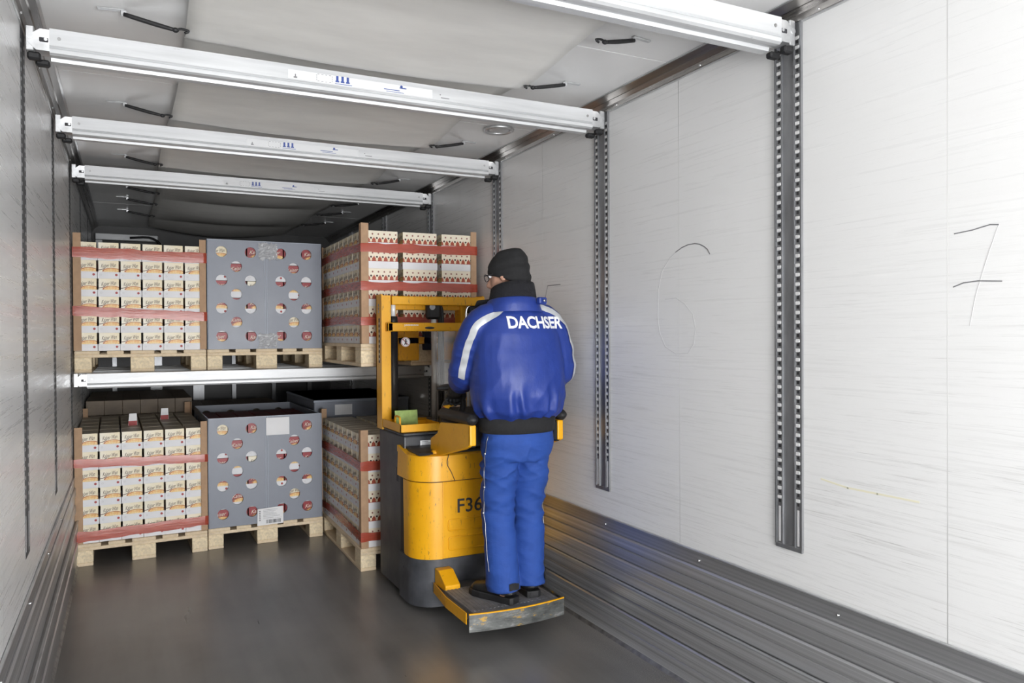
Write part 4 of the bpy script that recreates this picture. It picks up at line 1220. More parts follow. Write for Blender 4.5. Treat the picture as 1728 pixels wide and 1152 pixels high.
m = MB(); m.prism([(3.70, 0.158), (3.855, 0.158), (3.855, 0.245), (3.80, 0.245), (3.70, 0.19)], 1.86, 1.925, 'x'); lp(m, 'hinge_cover', MAT['yellow'], pf, bevel=0.006)
mat_pts = [(1.455 + (x - 1.428) * 0.90 + 0.004, y + 0.012) for x, y in [(1.428, 3.70)] + front + [(1.945, 3.70)]]
MAT['mat'] = simple('ribbed_rubber_mat', (0.19, 0.19, 0.20), 0.5, var=0.3, scale=14)
m = MB(); m.prism(mat_pts, 0.158, 0.168, 'z'); mt = lp(m, 'rubber_mat', MAT['mat'], pf)
for i in range(22):
    x = 1.470 + i * 0.0208
    lp(MB().box(x, x + 0.011, 3.355, 3.70, 0.1675, 0.1705, bev=0.001), 'mat_rib', MAT['mat'], mt)

# mast: outer uprights, cross bars, inner frame, cylinders and hoses
MY = 4.47
def upright(x0, x1, s):
    m = MB()
    m.box(x0, x1, MY, MY + 0.012, 0.93, 1.738); m.box(x0 if s > 0 else x1 - 0.012, x0 + 0.012 if s > 0 else x1, MY + 0.012, MY + 0.115, 0.93, 1.745)
    m.box(x0, x1, MY + 0.103, MY + 0.115, 0.93, 1.738)
    o = lp(m, 'mast_upright', MAT['yellow'])
    for z in (1.64, 1.66, 1.68):
        xx = x0 - 0.001 if s > 0 else x1 + 0.001
        lp(MB().cyl((xx - 0.002, MY + 0.055, z), (xx + 0.002, MY + 0.055, z), 0.008, n=10), 'mast_bolt', MAT['steel'], o)
    return o
ul = upright(1.362, 1.420, 1); upright(1.985, 2.045, -1)
m = MB().box(1.3612, 1.3622, MY + 0.035, MY + 0.060, 1.33, 1.60); lp(m, 'side_sticker', MAT['ink'], ul)
m = MB()
for k in range(8): m.box(1.3606, 1.3614, MY + 0.042, MY + 0.053, 1.345 + k * 0.031, 1.345 + k * 0.031 + 0.014)
lp(m, 'sticker_print', MAT['sticker'], ul)
lp(MB().box(1.425, 2.030, MY - 0.010, MY + 0.030, 1.682, 1.735, bev=0.004), 'top_crossbar', MAT['yellow_worn'])
cb = lp(MB().box(1.385, 1.975, MY - 0.060, MY - 0.030, 1.520, 1.572, bev=0.004), 'front_crossbar', MAT['yellow_worn'])
lp(MB().box(1.385, 1.415, MY - 0.06, MY + 0.01, 1.520, 1.572, bev=0.003), 'crossbar_lug', MAT['yellow_worn'], cb)
tmm = text_mesh('JUNGHEINRICH', 0.0125, MAT['sticker'], bold=0.03)
obj('lettering', tmm, cb, (1.530 - 1.72, MY - 0.0606 - 4.2, 1.556))
lp(MB().ellipsoid((1.648, MY - 0.0605, 1.541), (0.032, 0.002, 0.008), 14, 8), 'paint_scrape', MAT['ink'], cb)
for x0, x1 in ((1.440, 1.475), (1.905, 1.945)):
    lp(MB().box(x0, x1, MY + 0.06, MY + 0.16, 0.10, 1.71, bev=0.003), 'inner_upright', MAT['yellow_worn'])
lp(MB().box(1.475, 1.905, MY + 0.08, MY + 0.14, 1.655, 1.705, bev=0.003), 'inner_crossbar', MAT['yellow_worn'])
lp(MB().box(1.475, 1.905, MY + 0.09, MY + 0.13, 0.20, 0.90, bev=0.003), 'mast_backing', MAT['chassis'])
cyl = lp(MB().cyl((1.714, MY + 0.045, 0.944), (1.714, MY + 0.045, 1.62), 0.0165, n=20), 'lift_cylinder', MAT['chrome'])
hb = lp(MB().box(1.665, 1.755, MY + 0.015, MY + 0.075, 1.595, 1.715, bev=0.014), 'cylinder_head', MAT['black'], cyl)
lp(MB().cyl((1.694, MY + 0.012, 1.672), (1.694, MY + 0.018, 1.672), 0.019, n=18), 'head_bolt', MAT['steel'], cyl)
for k in range(3):
    x = 1.752 + k * 0.012
    lp(MB().tube([(x, MY + 0.05, 0.944), (x, MY + 0.05, 1.50), (x - 0.004, MY + 0.05, 1.66), (1.74, MY + 0.05, 1.71)], 0.0085, n=8), 'hydraulic_hose', MAT['black'])
for x, hi_z, rodr in ((1.445, 1.70, 0.0145), (1.985, 1.70, 0.013)):
    t = lp(MB().cyl((x, MY + 0.030, 0.944), (x, MY + 0.030, 1.56), 0.027, n=18), 'side_cylinder', MAT['chassis'])
    lp(MB().cyl((x, MY + 0.030, 1.555), (x, MY + 0.030, 1.612), 0.030, 0.025, n=18), 'gland', MAT['black'], t)
    lp(MB().cyl((x, MY + 0.030, 1.61), (x, MY + 0.030, hi_z), rodr, n=16), 'piston_rod', MAT['chrome'], t)
m = MB().tube([(1.925, MY + 0.02, 1.53), (1.925, MY + 0.02, 1.64), (1.935, MY + 0.02, 1.672), (1.95, MY + 0.02, 1.68), (1.965, MY + 0.02, 1.66), (1.965, MY + 0.02, 1.55)], 0.008, n=8); lp(m, 'steel_pipe', MAT['bright'])
lp(MB().box(1.945, 2.000, MY + 0.01, MY + 0.06, 1.635, 1.682, bev=0.004), 'valve_block', MAT['black'])

# clear protective screen with a prohibition sticker
gm, nt, b = new_mat('clear_guard_plastic')
tr = nt.nodes.new('ShaderNodeBsdfTransparent'); tr.inputs[0].default_value = (0.86, 0.84, 0.81, 1)
gl = nt.nodes.new('ShaderNodeBsdfGlossy'); gl.inputs['Roughness'].default_value = 0.08
mx = nt.nodes.new('ShaderNodeMixShader'); mx.inputs[0].default_value = 0.05
nt.links.new(tr.outputs[0], mx.inputs[1]); nt.links.new(gl.outputs[0], mx.inputs[2])
nt.links.new(mx.outputs[0], nt.nodes['Material Output'].inputs['Surface'])
sc_ = lp(MB().box(1.418, 1.960, MY - 0.022, MY - 0.016, 0.975, 1.53), 'clear_screen', gm)
st = lp(MB().cyl((1.505, MY - 0.0235, 1.455), (1.505, MY - 0.0222, 1.455), 0.029, n=24), 'prohibition_sticker', MAT['sticker'], sc_)
m = MB(); m.tube([(1.505 + 0.026 * math.cos(a), MY - 0.0240, 1.455 + 0.026 * math.sin(a)) for a in [2 * PI * i / 20 for i in range(20)]], [(0.0026, 0.0008)] * 20, n=6, sub=1, closed=True, up=None)
m.tube([(1.487, MY - 0.0244, 1.473), (1.523, MY - 0.0244, 1.437)], 0.0022, n=6, sub=1); lp(m, 'red_ring', MAT['red_dot'], st)
m = MB(); y = MY - 0.0238
m.disc((1.506, y, 1.470), 0.0045, (0, -1, 0)); m.tube([(1.506, y, 1.466), (1.504, y, 1.452)], 0.0038, n=6, sub=1)
m.tube([(1.504, y, 1.452), (1.497, y, 1.438)], 0.0026, n=6, sub=1); m.tube([(1.504, y, 1.452), (1.511, y, 1.438)], 0.0026, n=6, sub=1); m.tube([(1.506, y, 1.464), (1.514, y, 1.456)], 0.0022, n=6, sub=1)
lp(m, 'sticker_figure', MAT['ink'], st)

# fork carriage and forks inside the raised pallet
ca = lp(MB().box(1.520, 1.660, MY + 0.165, MY + 0.20, 1.335, 1.520, bev=0.004), 'fork_carriage', MAT['yellow_worn'])
lp(MB().box(1.790, 1.920, MY + 0.165, MY + 0.20, 1.335, 1.520, bev=0.004), 'fork_carriage_side', MAT['yellow_worn'], ca)
lp(MB().box(1.500, 1.930, MY + 0.165, MY + 0.20, 1.44, 1.485, bev=0.004), 'carriage_bar', MAT['yellow_worn'], ca)
lp(MB().box(1.690, 1.760, MY + 0.165, MY + 0.195, 1.40, 1.52, bev=0.004), 'chain_anchor', MAT['black'], ca)
for x0 in (1.445, 1.790):
    lp(MB().box(x0, x0 + 0.135, MY + 0.19, 5.78, 1.345, 1.392, bev=0.006), 'fork', MAT['yellow_worn'], ca)
for x in (1.45, 1.99):
    lp(MB().cyl((x - 0.035, 4.44, 0.075), (x + 0.035, 4.44, 0.075), 0.075, n=24), 'support_wheel', MAT['black'])
lp(MB().cyl((1.68, 4.02, 0.115), (1.76, 4.02, 0.115), 0.115, n=24), 'drive_wheel', MAT['black'])

m = MB().box(-0.070, 0.070, -0.004, 0.004, 0.0, 0.104, bev=0.002)
MAT['green'] = simple('pale_green_card', (0.30, 0.42, 0.12), 0.6, var=0.25, scale=25)
o = m.build('green_card', MAT['green'], label='pale green card propped in the truck\'s yellow tool tray', cat='card')
o.location = (1.470, 4.330, 0.9485); o.rotation_euler = (math.radians(-8), 0, 0)

# ------------------------------------------------------------------ the driver
def cloth_mat(name, col, rough, crease=0.25, scale=9, stretch=(1, 1, 2.2), sheen=0.0):
    m, nt, b = new_mat(name)
    f = noise_t(nt, coords(nt, 'Object', stretch), scale, 5, 0.6)
    w = noise_t(nt, coords(nt, 'Object'), 420, 1)
    nt.links.new(ramp(nt, f, [(0.3, tuple(c * 0.9 for c in col)), (0.7, tuple(min(1, c * 1.08) for c in col))]), b.inputs['Base Color'])
    b.inputs['Roughness'].default_value = rough
    b.inputs['Sheen Weight'].default_value = sheen
    bump(nt, b, mth(nt, 'ADD', f, mth(nt, 'MULTIPLY', w, 0.06)), crease, 0.02)
    return m
MAT['jacket'] = cloth_mat('blue_nylon', (0.017, 0.043, 0.250), 0.46, 0.22, 8, (1.6, 1.6, 0.9))
MAT['trouser'] = cloth_mat('blue_twill', (0.016, 0.064, 0.300), 0.8, 0.25, 10, (1, 1, 1.6))
MAT['knit'] = cloth_mat('black_knit', (0.012, 0.012, 0.013), 0.9, 0.15, 40, (1, 1, 0.4), 0.0)
MAT['collar'] = cloth_mat('black_pile_collar', (0.009, 0.009, 0.012), 0.95, 0.3, 60, (1, 1, 1), 0.0)
MAT['glove'] = cloth_mat('black_glove', (0.012, 0.012, 0.013), 0.6, 0.2, 30)
MAT['shoe'] = simple('black_leather', (0.014, 0.014, 0.014), 0.35, var=0.3, scale=20, bmp=0.1)
MAT['skin'] = simple('skin', (0.55, 0.31, 0.22), 0.5, var=0.12, scale=14)
MAT['reflect'] = simple('silver_reflective_tape', (0.62, 0.64, 0.66), 0.38, 0.25, var=0.12, scale=18)
MAT['velcro'] = simple('black_velcro', (0.015, 0.015, 0.018), 0.9)

PX, PY, PZ = 1.755, 3.455, 0.1705
MAN = empty('person', (PX, PY, PZ), 0, 'person in blue work jacket and trousers with black beanie driving the lift truck', 'person')

def remesh(mb, name, mats, voxel, smooth=6, parent=None, disp=None, label=None, cut=None):
    me = mb.mesh(name + '_src', mats)
    o = bpy.data.objects.new(name + '_src', me); COL.objects.link(o)
    r = o.modifiers.new('r', 'REMESH'); r.mode = 'VOXEL'; r.voxel_size = voxel
    s = o.modifiers.new('s', 'SMOOTH'); s.factor = 0.5; s.iterations = smooth
    out = evaluated(o, name)
    bpy.data.objects.remove(o); bpy.data.meshes.remove(me)
    if cut:
        bm = bmesh.new(); bm.from_mesh(out)
        for co, no in cut:
            g = bm.verts[:] + bm.edges[:] + bm.faces[:]
            bmesh.ops.bisect_plane(bm, geom=g, plane_co=co, plane_no=no, clear_outer=True)
        bm.to_mesh(out); bm.free()
    if disp:
        nrm = [v.normal.copy() for v in out.vertices]
        for v, n_ in zip(out.vertices, nrm): v.co = v.co + n_ * disp(v.co, n_)
    out.materials.clear()
    for m in (mats if isinstance(mats, (list, tuple)) else [mats]): out.materials.append(m)
    out.polygons.foreach_set('use_smooth', [True] * len(out.polygons)); out.update()
    o = bpy.data.objects.new(name, out); link(o, parent)
    return tag(o, label)

def ell(cx, cy, z, a, b, n=28, p=2.3, tilt=0.0):
    out = []
    for i in range(n):
        t = 2 * PI * i / n; c, s = math.cos(t), math.sin(t)
        x = a * math.copysign(abs(c) ** (2 / p), c); y = b * math.copysign(abs(s) ** (2 / p), s)
        out.append((cx + x, cy + y, z + tilt * y))
    return out
def nz(x, y, z): return noise.noise(Vector((x, y, z)))

# joints, in the person's frame: +x is the right hand, +y straight ahead
HIPC = Vector((0.0, -0.01, 0.86))
SH_L, EL_L, WR_L = Vector((-0.195, 0.025, 1.375)), Vector((-0.224, 0.140, 1.135)), Vector((-0.175, 0.380, 1.025))
SH_R, EL_R, WR_R = Vector((0.196, 0.000, 1.375)), Vector((0.246, -0.005, 1.130)), Vector((0.150, 0.270, 0.995))
HIP_L, KN_L, AN_L = Vector((-0.088, 0.0, 0.80)), Vector((-0.096, 0.035, 0.44)), Vector((-0.094, -0.035, 0.06))
HIP_R, KN_R, AN_R = Vector((0.082, 0.0, 0.80)), Vector((0.080, 0.040, 0.44)), Vector((0.068, 0.010, 0.06))
HEAD = Vector((-0.030, 0.040, 1.630))
HT = math.radians(38)                                   # head turned to the left
HM_ = Matrix.Rotation(HT, 3, 'Z') @ Matrix.Rotation(math.radians(-9), 3, 'X')
def hd(x, y, z): return HEAD + HM_ @ Vector((x, y, z))

# body: one continuous surface from head to feet
b = MB()
b.ellipsoid(hd(0, -0.012, 0.030), (0.074, 0.094, 0.092), 24, 16, M=HM_)           # skull
b.ellipsoid(hd(0, 0.028, -0.040), (0.059, 0.062, 0.082), 20, 14, M=HM_)           # face
b.ellipsoid(hd(0, 0.052, -0.098), (0.034, 0.030, 0.026), 14, 10, M=HM_)           # chin
b.tube([hd(0, 0.086, 0.012), hd(0, 0.100, -0.018), hd(0, 0.112, -0.036), hd(0, 0.094, -0.046)], [0.009, 0.011, 0.014, 0.010], n=10)   # nose
b.tube([hd(-0.022, 0.085, -0.066), hd(0, 0.094, -0.064), hd(0.022, 0.085, -0.066)], [0.005, 0.008, 0.005], n=8)     # lips
b.tube([hd(-0.020, 0.084, -0.074), hd(0, 0.091, -0.075), hd(0.020, 0.084, -0.074)], [0.005, 0.008, 0.005], n=8)
for s in (-1, 1):
    b.ellipsoid(hd(s * 0.076, -0.012, -0.010), (0.010, 0.020, 0.032), 12, 8, M=HM_)           # ear
    b.ellipsoid(hd(s * 0.030, 0.078, 0.018), (0.018, 0.008, 0.006), 10, 6, M=HM_)             # brow
b.tube([(-0.005, 0.005, 1.40), (-0.012, 0.008, 1.48), (-0.026, 0.026, 1.56)], [(0.066, 0.066), (0.056, 0.060), (0.054, 0.058)], n=16)
b.loft([ell(0, 0, 0.80, 0.150, 0.105), ell(0, 0, 0.95, 0.145, 0.10), ell(0, 0.0, 1.10, 0.155, 0.105), ell(0, 0.01, 1.28, 0.175, 0.11), ell(0, 0.01, 1.40, 0.150, 0.08), ell(0, 0.005, 1.44, 0.07, 0.05)])
for sh, el, wr in ((SH_L, EL_L, WR_L), (SH_R, EL_R, WR_R)):
    b.tube([sh * 0.9 + Vector((0, 0, 0.14)), sh, sh.lerp(el, 0.5), el, el.lerp(wr, 0.5), wr, wr + (wr - el).normalized() * 0.05], [0.045, 0.052, 0.046, 0.038, 0.037, 0.026, 0.024], n=14)
for hp, kn, an in ((HIP_L, KN_L, AN_L), (HIP_R, KN_R, AN_R)):
    b.tube([hp, hp.lerp(kn, 0.5), kn, kn.lerp(an, 0.35), an, an - Vector((0, 0, 0.03))], [0.082, 0.070, 0.052, 0.048, 0.030, 0.028], n=14)
    b.ellipsoid(an + Vector((0, 0.035, -0.012)), (0.026, 0.07, 0.016), 14, 8)
body = remesh(b, 'body', MAT['skin'], 0.007, 3, MAN)
for s in (-1, 1):
    e = MB(); e.ellipsoid(hd(s * 0.030, 0.080, 0.004), (0.012, 0.007, 0.0065), 12, 8, M=HM_); e.build('eye', MAT['paper'], body)
    e = MB(); e.ellipsoid(hd(s * 0.030, 0.0862, 0.004), (0.005, 0.0025, 0.005), 10, 6, M=HM_); e.build('pupil', MAT['ink'], body)

# trousers
t = MB()
t.loft([ell(0, -0.005, 0.70, 0.165, 0.118), ell(0, -0.008, 0.78, 0.188, 0.135), ell(0, -0.006, 0.88, 0.180, 0.128), ell(0, 0.0, 0.98, 0.168, 0.12)])
for hp, kn, an, w in ((HIP_L, KN_L, AN_L, 0), (HIP_R, KN_R, AN_R, 1)):
    ank = an + Vector((0, 0.0, -0.008))
    t.tube([hp + Vector((0, -0.004, 0.02)), hp.lerp(kn, 0.45), kn + Vector((0, 0, 0.02)), kn.lerp(ank, 0.5), ank.lerp(kn, 0.14), ank], [(0.098, 0.118), (0.089, 0.106), (0.080, 0.092), (0.080, 0.092), (0.083, 0.097), (0.083, 0.098)], n=22, up=(1, 0, 0))
def tdisp(p, n_):
    s = 0.0
    seat = math.exp(-((p.z - 0.66) / 0.10) ** 2); knee = math.exp(-((p.z - 0.47) / 0.11) ** 2); hem = math.exp(-((p.z - 0.12) / 0.08) ** 2)
    side = 1 if p.x > 0 else -1
    d1 = abs(nz(p.x * 5 + side, p.y * 5, (p.z + 0.5 * p.x * side) * 17)); d2 = abs(nz(p.x * 4, p.y * 6 + 3, (p.z - 0.4 * p.x * side) * 22 + 7))
    s += (0.020 * seat + 0.018 * knee + 0.006) * (0.35 - d1) + 0.008 * (0.3 - d2) * (0.4 + seat + knee + hem * 0.6)
    s += 0.006 * nz(p.x * 7, p.y * 7, p.z * 5)
    return s
trousers = remesh(t, 'trousers', MAT['trouser'], 0.007, 8, MAN, tdisp, 'blue work trousers with side zip and black hem tabs')

# jacket: torso and sleeves in one
j = MB()
j.loft([ell(0.0, -0.004, 0.905, 0.190, 0.140), ell(0.0, -0.012, 0.945, 0.226, 0.178), ell(0.0, -0.014, 1.02, 0.240, 0.190), ell(0.0, -0.010, 1.12, 0.242, 0.186), ell(0.0, -0.004, 1.23, 0.238, 0.172),
        ell(0.0, 0.002, 1.33, 0.226, 0.152), ell(-0.002, 0.006, 1.40, 0.196, 0.126), ell(-0.006, 0.010, 1.45, 0.138, 0.102), ell(-0.010, 0.012, 1.49, 0.092, 0.090)])
for sh, el, wr in ((SH_L, EL_L, WR_L), (SH_R, EL_R, WR_R)):
    e2 = el.lerp(wr, 0.58)
    j.tube([Vector((sh.x * 0.45, sh.y, sh.z + 0.055)), Vector((sh.x * 0.86, sh.y, sh.z + 0.010)), sh.lerp(el, 0.35), sh.lerp(el, 0.72), el, el.lerp(wr, 0.35), e2],
           [(0.060, 0.070), (0.088, 0.090), (0.092, 0.088), (0.088, 0.084), (0.082, 0.078), (0.070, 0.068), (0.052, 0.052)], n=20)
def jdisp(p, n_):
    s = 0.0
    arm = min(1, max(0, (abs(p.x) - 0.20) / 0.05))
    low = math.exp(-((p.z - 0.97) / 0.07) ** 2)
    a = math.atan2(p.y, p.x)
    s += low * 0.011 * math.sin(a * 13 + 3 * nz(a * 2, p.z * 6, 0)) * (1 - arm)
    d = abs(nz(p.x * 6 + 11, p.y * 6, (p.z * 0.9 - p.x * 0.5) * 9)); s += 0.010 * (0.3 - d) * (1 - 0.5 * low) * (1 - math.exp(-((p.z - 1.37) / 0.06) ** 2) * 0.7)
    d = abs(nz(p.x * 4 + 2, p.y * 5, p.z * 20)); s += arm * 0.012 * (0.3 - d)
    s += 0.010 * nz(p.x * 5, p.y * 5, p.z * 4 + 4)
    return s
jacket = remesh(j, 'jacket', MAT['jacket'], 0.007, 9, MAN, jdisp, 'blue work jacket with silver stripes and white back lettering')
JB = BVHTree.FromPolygons([v.co.copy() for v in jacket.data.vertices], [list(p.vertices) for p in jacket.data.polygons])

def stick(p, off=0.0025):
    co, n_, i, d = JB.find_nearest(Vector(p)); return co + n_ * off, n_
def ribbon(path, w, mat, name, parent, off=0.003, sub=10, cols=5, flat=None):
    P = [Vector(p) for p in path]; C = []
    for i in range(len(P) - 1):
        for k in range(sub): C.append(P[i].lerp(P[i + 1], k / sub))
    C.append(P[-1])
    S = [stick(c, off) for c in C]
    for _ in range(4):
        S = [S[0]] + [stick((S[i - 1][0] + S[i][0] * 2 + S[i + 1][0]) / 4, off) for i in range(1, len(S) - 1)] + [S[-1]]
    vs = []; fs = []
    for i, (c, n_) in enumerate(S):
        d = (S[min(i + 1, len(S) - 1)][0] - S[max(i - 1, 0)][0]).normalized(); sd = d.cross(n_).normalized()
        for q in range(cols):
            u = q / (cols - 1) - 0.5
            co, nn = stick(c + sd * w * u, off); vs.append(co)
    for i in range(len(S) - 1):
        for q in range(cols - 1): fs.append((i * cols + q, i * cols + q + 1, (i + 1) * cols + q + 1, (i + 1) * cols + q))
    m = MB().add(vs, fs, 0, True)
    return m.build(name, mat, parent)
for (sh, el, wr, s) in ((SH_L, EL_L, WR_L, -1), (SH_R, EL_R, WR_R, 1)):
    yo = -0.085 if s < 0 else -0.055
    ribbon([Vector((s * 0.075, -0.060, 1.480)), Vector((s * 0.150, yo, 1.440)), sh + Vector((s * 0.055, yo, 0.0)), sh.lerp(el, 0.45) + Vector((s * 0.070, yo, 0)), sh.lerp(el, 0.85) + Vector((s * 0.060, yo, 0)), el + Vector((s * 0.050, yo + 0.02, -0.035))],
           0.036, MAT['reflect'], 'reflective_stripe', jacket)

# back lettering, laid onto the cloth
MAT['white_print'] = simple('white_print', (0.80, 0.81, 0.83), 0.55)
lt = text_mesh('DACHSER', 0.062, MAT['white_print'], bold=0.03, spacing=0.95)
bm = bmesh.new(); bm.from_mesh(lt)
bmesh.ops.triangulate(bm, faces=bm.faces)
for _ in range(2):
    long_e = [e for e in bm.edges if e.calc_length() > 0.012]
    bmesh.ops.subdivide_edges(bm, edges=long_e, cuts=1); bmesh.ops.triangulate(bm, faces=bm.faces)
xs = [v.co.x for v in bm.verts]; k = 0.326 / (max(xs) - min(xs))
for v in bm.verts:
    x, z = v.co.x * k + 0.056, v.co.z + 1.386
    hit = JB.ray_cast(Vector((x, -1.0, z)), Vector((0, 1, 0)))
    v.co = (hit[0] + Vector((0, -0.0035, 0))) if hit[0] is not None else Vector((x, -0.1, z))
bm.to_mesh(lt); bm.free()
obj('back_lettering', lt, jacket, label='white DACHSER lettering')

# knitted waistband, cuffs, collar
m = MB(); rr = []
for z, a, bb in ((0.838, 0.186, 0.136), (0.842, 0.194, 0.144), (0.875, 0.198, 0.148), (0.912, 0.200, 0.150), (0.918, 0.188, 0.138)):
    ring = []
    for i in range(72):
        tt = 2 * PI * i / 72; q = 1 + 0.006 * (i % 2)
        c, s = math.cos(tt), math.sin(tt)
        ring.append((a * q * math.copysign(abs(c) ** 0.87, c), -0.004 + bb * q * math.copysign(abs(s) ** 0.87, s), z))
    rr.append(ring)
m.loft(rr); m.build('waistband', MAT['knit'], jacket)
for el, wr in ((EL_L, WR_L), (EL_R, WR_R)):
    m = MB(); a = el.lerp(wr, 0.50); m.tube([a, el.lerp(wr, 0.75), el.lerp(wr, 0.98)], [0.052, 0.047, 0.042], n=20); m.build('cuff', MAT['knit'], jacket)
c = MB(); rr = []
for z, a, bb, dy, tl in ((1.450, 0.134, 0.118, 0.002, 0.0), (1.495, 0.122, 0.116, 0.000, -0.10), (1.540, 0.113, 0.113, 0.000, -0.20), (1.566, 0.108, 0.110, 0.002, -0.26), (1.568, 0.090, 0.092, 0.008, -0.22), (1.500, 0.080, 0.084, 0.008, -0.1)):
    rr.append(ell(-0.012, 0.012 + dy, z, a, bb, 36, 2.2, tl))
c.loft(rr, cap=False); c.build('collar', MAT['collar'], jacket)
c = MB(); rr = []
for z, a, bb, dy in ((1.430, 0.160, 0.128, 0.0), (1.460, 0.140, 0.128, -0.001), (1.498, 0.128, 0.122, -0.001), (1.504, 0.118, 0.114, 0.0)):
    rr.append(ell(-0.012, 0.010 + dy, z, a, bb, 36, 2.2, -0.10))
c.loft(rr, cap=False); c.build('collar_shell', MAT['jacket'], jacket)
# pointed collar wings standing out at the front
for s in (-1, 1):
    m = MB(); m.prism([(0.0, 0.0), (0.085, -0.004), (0.110, -0.040), (0.030, -0.060), (-0.02, -0.035)], -0.010, 0.010, 'x',
                      M=Matrix.Translation((s * 0.105 - 0.012, 0.045, 1.505)) @ Matrix.Rotation(-s * 0.55, 4, 'Z') @ Matrix.Rotation(s * 0.25, 4, 'Y'))
    o = m.build('collar_wing', MAT['collar'], jacket); bv = o.modifiers.new('b', 'BEVEL'); bv.width = 0.006; bv.segments = 2
m = MB().box(-0.020, 0.032, -0.142, -0.112, 1.476, 1.512, bev=0.006, M=Matrix.Translation((0.045, 0.012, 0.0)) @ Matrix.Rotation(0.32, 4, 'Z')); tb = m.build('collar_tab', MAT['jacket'], jacket)
MB().cyl((0.090, -0.125, 1.494), (0.095, -0.136, 1.494), 0.007, n=12).build('snap_button', MAT['bright'], tb)

# trouser details: side zips, snaps, hem tabs
TB = BVHTree.FromPolygons([v.co.copy() for v in trousers.data.vertices], [list(p.vertices) for p in trousers.data.polygons])
def tstick(p, off): co, n_, i, d = TB.find_nearest(Vector(p)); return co + n_ * off
for s, hp, kn, an in ((-1, HIP_L, KN_L, AN_L), (1, HIP_R, KN_R, AN_R)):
    path = [hp + Vector((s * 0.14, -0.055, 0.03)), hp.lerp(kn, 0.4) + Vector((s * 0.13, -0.03, 0)), kn + Vector((s * 0.12, -0.03, 0)), kn.lerp(an, 0.5) + Vector((s * 0.12, -0.02, 0)), an + Vector((s * 0.11, -0.02, 0.08))]
    pts = []
    for i in range(len(path) - 1):
        for q in range(6): pts.append(tstick(path[i].lerp(path[i + 1], q / 6), 0.001))
    MB().tube(pts, 0.0019, n=6, sub=2).build('side_zip', MAT['rail'], trousers)
    for q in (3, 8, 12):
        p = tstick(pts[q], 0.003); MB().ellipsoid(p, (0.006, 0.006, 0.006), 8, 6).build('snap', MAT['bright'], trousers)
    # hem tab
    vs = []; fs = []
    for a in range(9):
        for h in range(4):
            ang = (-1.75 + a * 0.085) if s < 0 else (-0.95 + a * 0.085)
            vs.append(tstick(an + Vector((0.13 * math.cos(ang), 0.13 * math.sin(ang), 0.020 + h * 0.0125)), 0.007))
    for a in range(8):
        for h in range(3): fs.append((4 * a + h, 4 * a + 4 + h, 4 * a + 5 + h, 4 * a + 1 + h))
    MB().add(vs, fs).build('hem_tab', MAT['velcro'], trousers)

# beanie
h = MB(); rr = []
for z, a, bb, dy in ((-0.030, 0.072, 0.092, -0.016), (-0.024, 0.086, 0.106, -0.014), (0.008, 0.0905, 0.1105, -0.014), (0.040, 0.0890, 0.1090, -0.016), (0.070, 0.0815, 0.101, -0.020), (0.096, 0.067, 0.086, -0.025), (0.116, 0.047, 0.063, -0.030), (0.128, 0.022, 0.032, -0.034)):
    rr.append([hd(*p) for p in ell(0, dy, z, a, bb, 40, 2.1, 0.42 * max(0, 1 - (z + 0.030) / 0.10))])
h.loft(rr)
def hdisp(p, n_):
    q = HM_.transposed() @ (p - HEAD); return 0.004 * nz(q.x * 16, q.y * 16, q.z * 22) + 0.0025 * math.sin(q.z * 120 + 3 * nz(q.x * 9, q.y * 9, 2)) * (1 if q.z < 0.05 else 0.3)
beanie = remesh(h, 'beanie', MAT['knit'], 0.006, 3, MAN, hdisp)

# glasses
g = empty('glasses', (0, 0, 0), 0, None, None, None, MAN)
for s in (-1, 1):
    m = MB(); m.tube([hd(s * 0.034 + 0.024 * math.cos(a), 0.104 - 0.004 * abs(math.cos(a)), 0.000 + 0.018 * math.sin(a)) for a in [2 * PI * i / 14 for i in range(14)]], 0.0022, n=6, sub=2, closed=True); m.build('lens_rim', MAT['ink'], g)
    m = MB(); m.tube([hd(s * 0.058, 0.100, 0.004), hd(s * 0.074, 0.085, 0.006), hd(s * 0.080, 0.03, 0.006), hd(s * 0.080, -0.02, 0.002)], 0.0024, n=6); m.build('temple', MAT['ink'], g)
m = MB(); m.tube([hd(-0.010, 0.104, 0.004), hd(0, 0.107, 0.007), hd(0.010, 0.104, 0.004)], 0.002, n=6); m.build('bridge', MAT['ink'], g)

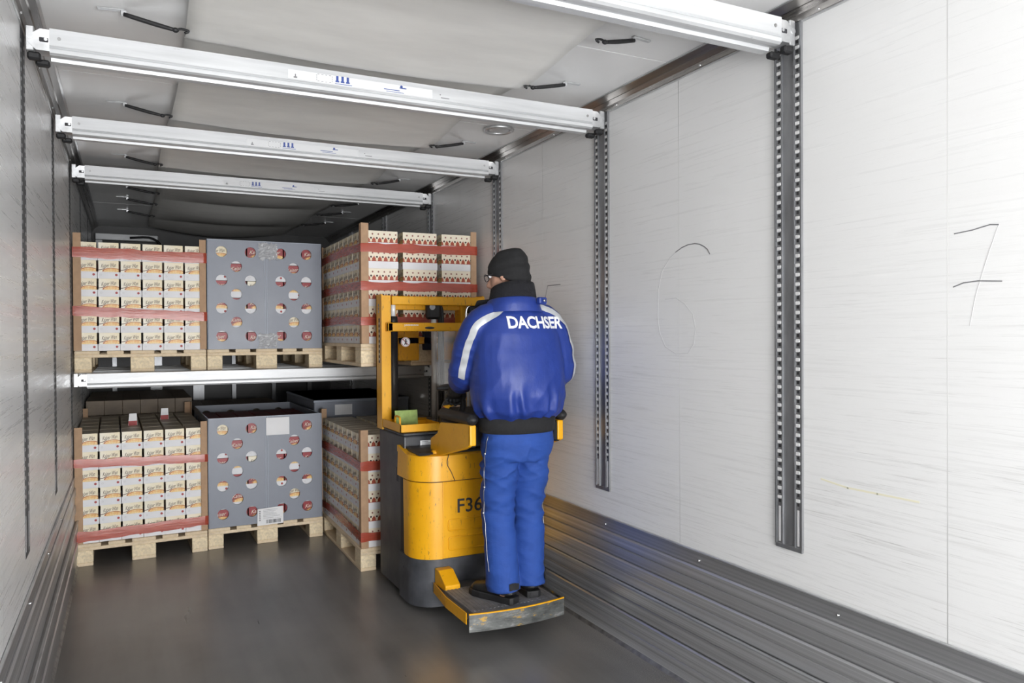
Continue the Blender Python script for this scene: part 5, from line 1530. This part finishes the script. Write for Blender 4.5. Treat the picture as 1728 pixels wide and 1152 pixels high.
# gloves closed round the controls
def glove(wr, el, s, name='glove'):
    d = (wr - el).normalized(); up = Vector((0, 0, 1)); side = d.cross(up).normalized() * (1 if s > 0 else -1)   # outward
    inw = -side; dn = Vector((0, 0, -1)); dn = (dn - d * dn.dot(d)).normalized()
    m = MB()
    m.tube([wr - d * 0.045, wr, wr + d * 0.045, wr + d * 0.085], [(0.043, 0.040), (0.036, 0.030), (0.048, 0.024), (0.044, 0.020)], n=14, up=inw)
    for k, (off, ln) in enumerate(((0.034, 0.072), (0.012, 0.080), (-0.011, 0.075), (-0.033, 0.060))):
        root = wr + d * 0.070 + inw * off
        a = root + d * ln * 0.42 + dn * 0.004; b_ = a + (d * 0.25 + dn).normalized() * ln * 0.36; e_ = b_ + (dn * 0.8 - d * 0.7).normalized() * ln * 0.32
        m.tube([root - d * 0.02, root, a, b_, e_], [0.011, 0.0125, 0.0115, 0.0105, 0.009], n=10)
    r0 = wr + d * 0.020 + inw * 0.040
    m.tube([r0 - inw * 0.02, r0, r0 + d * 0.030 + inw * 0.016 + dn * 0.014, r0 + d * 0.050 + inw * 0.006 + dn * 0.034], [0.013, 0.0145, 0.013, 0.0105], n=10)
    return remesh(m, name, MAT['glove'], 0.0042, 2, MAN)
glove(WR_L, EL_L, -1); glove(WR_R, EL_R, 1)

# shoes
def shoe(an, ang):
    r = empty('shoe', an + Vector((0, 0, -0.06)), ang, None, None, None, MAN)
    def outline(sc, z, lift=0.0):
        pts = []
        prof = [(-0.075, 0.020), (-0.066, 0.036), (-0.02, 0.040), (0.05, 0.041), (0.12, 0.050), (0.17, 0.047), (0.205, 0.030), (0.214, 0.010)]
        for y, x in prof: pts.append((x * sc, y * (0.5 + sc / 2), z))
        for y, x in prof[::-1]: pts.append((-x * sc * 0.95, y * (0.5 + sc / 2), z))
        return pts
    m = MB(); m.loft([outline(1.03, 0.0), outline(1.05, 0.012), outline(1.05, 0.028), outline(1.0, 0.032)], smooth=False); m.build('sole', MAT['black'], r)
    m = MB()
    m.tube([(0, -0.035, 0.075), (0, 0.02, 0.062), (0, 0.10, 0.050), (0, 0.165, 0.044), (0, 0.195, 0.040)], [(0.040, 0.046), (0.038, 0.044), (0.046, 0.034), (0.044, 0.026), (0.030, 0.016)], n=16, up=(1, 0, 0))
    m.tube([(0, -0.03, 0.04), (0, -0.025, 0.09), (0, -0.015, 0.135)], [(0.044, 0.046), (0.043, 0.050), (0.046, 0.052)], n=16, up=(1, 0, 0))
    remesh(m, 'upper', MAT['shoe'], 0.005, 4, r)
    m = MB()
    for k in range(4):
        y = 0.045 + k * 0.022; z = 0.112 - k * 0.012
        m.tube([(-0.026, y, z - 0.008), (0, y + 0.004, z), (0.026, y, z - 0.008)], 0.0028, n=6)
    m.build('laces', MAT['black'], r)
shoe(AN_L, math.radians(24)); shoe(AN_R, math.radians(-4))
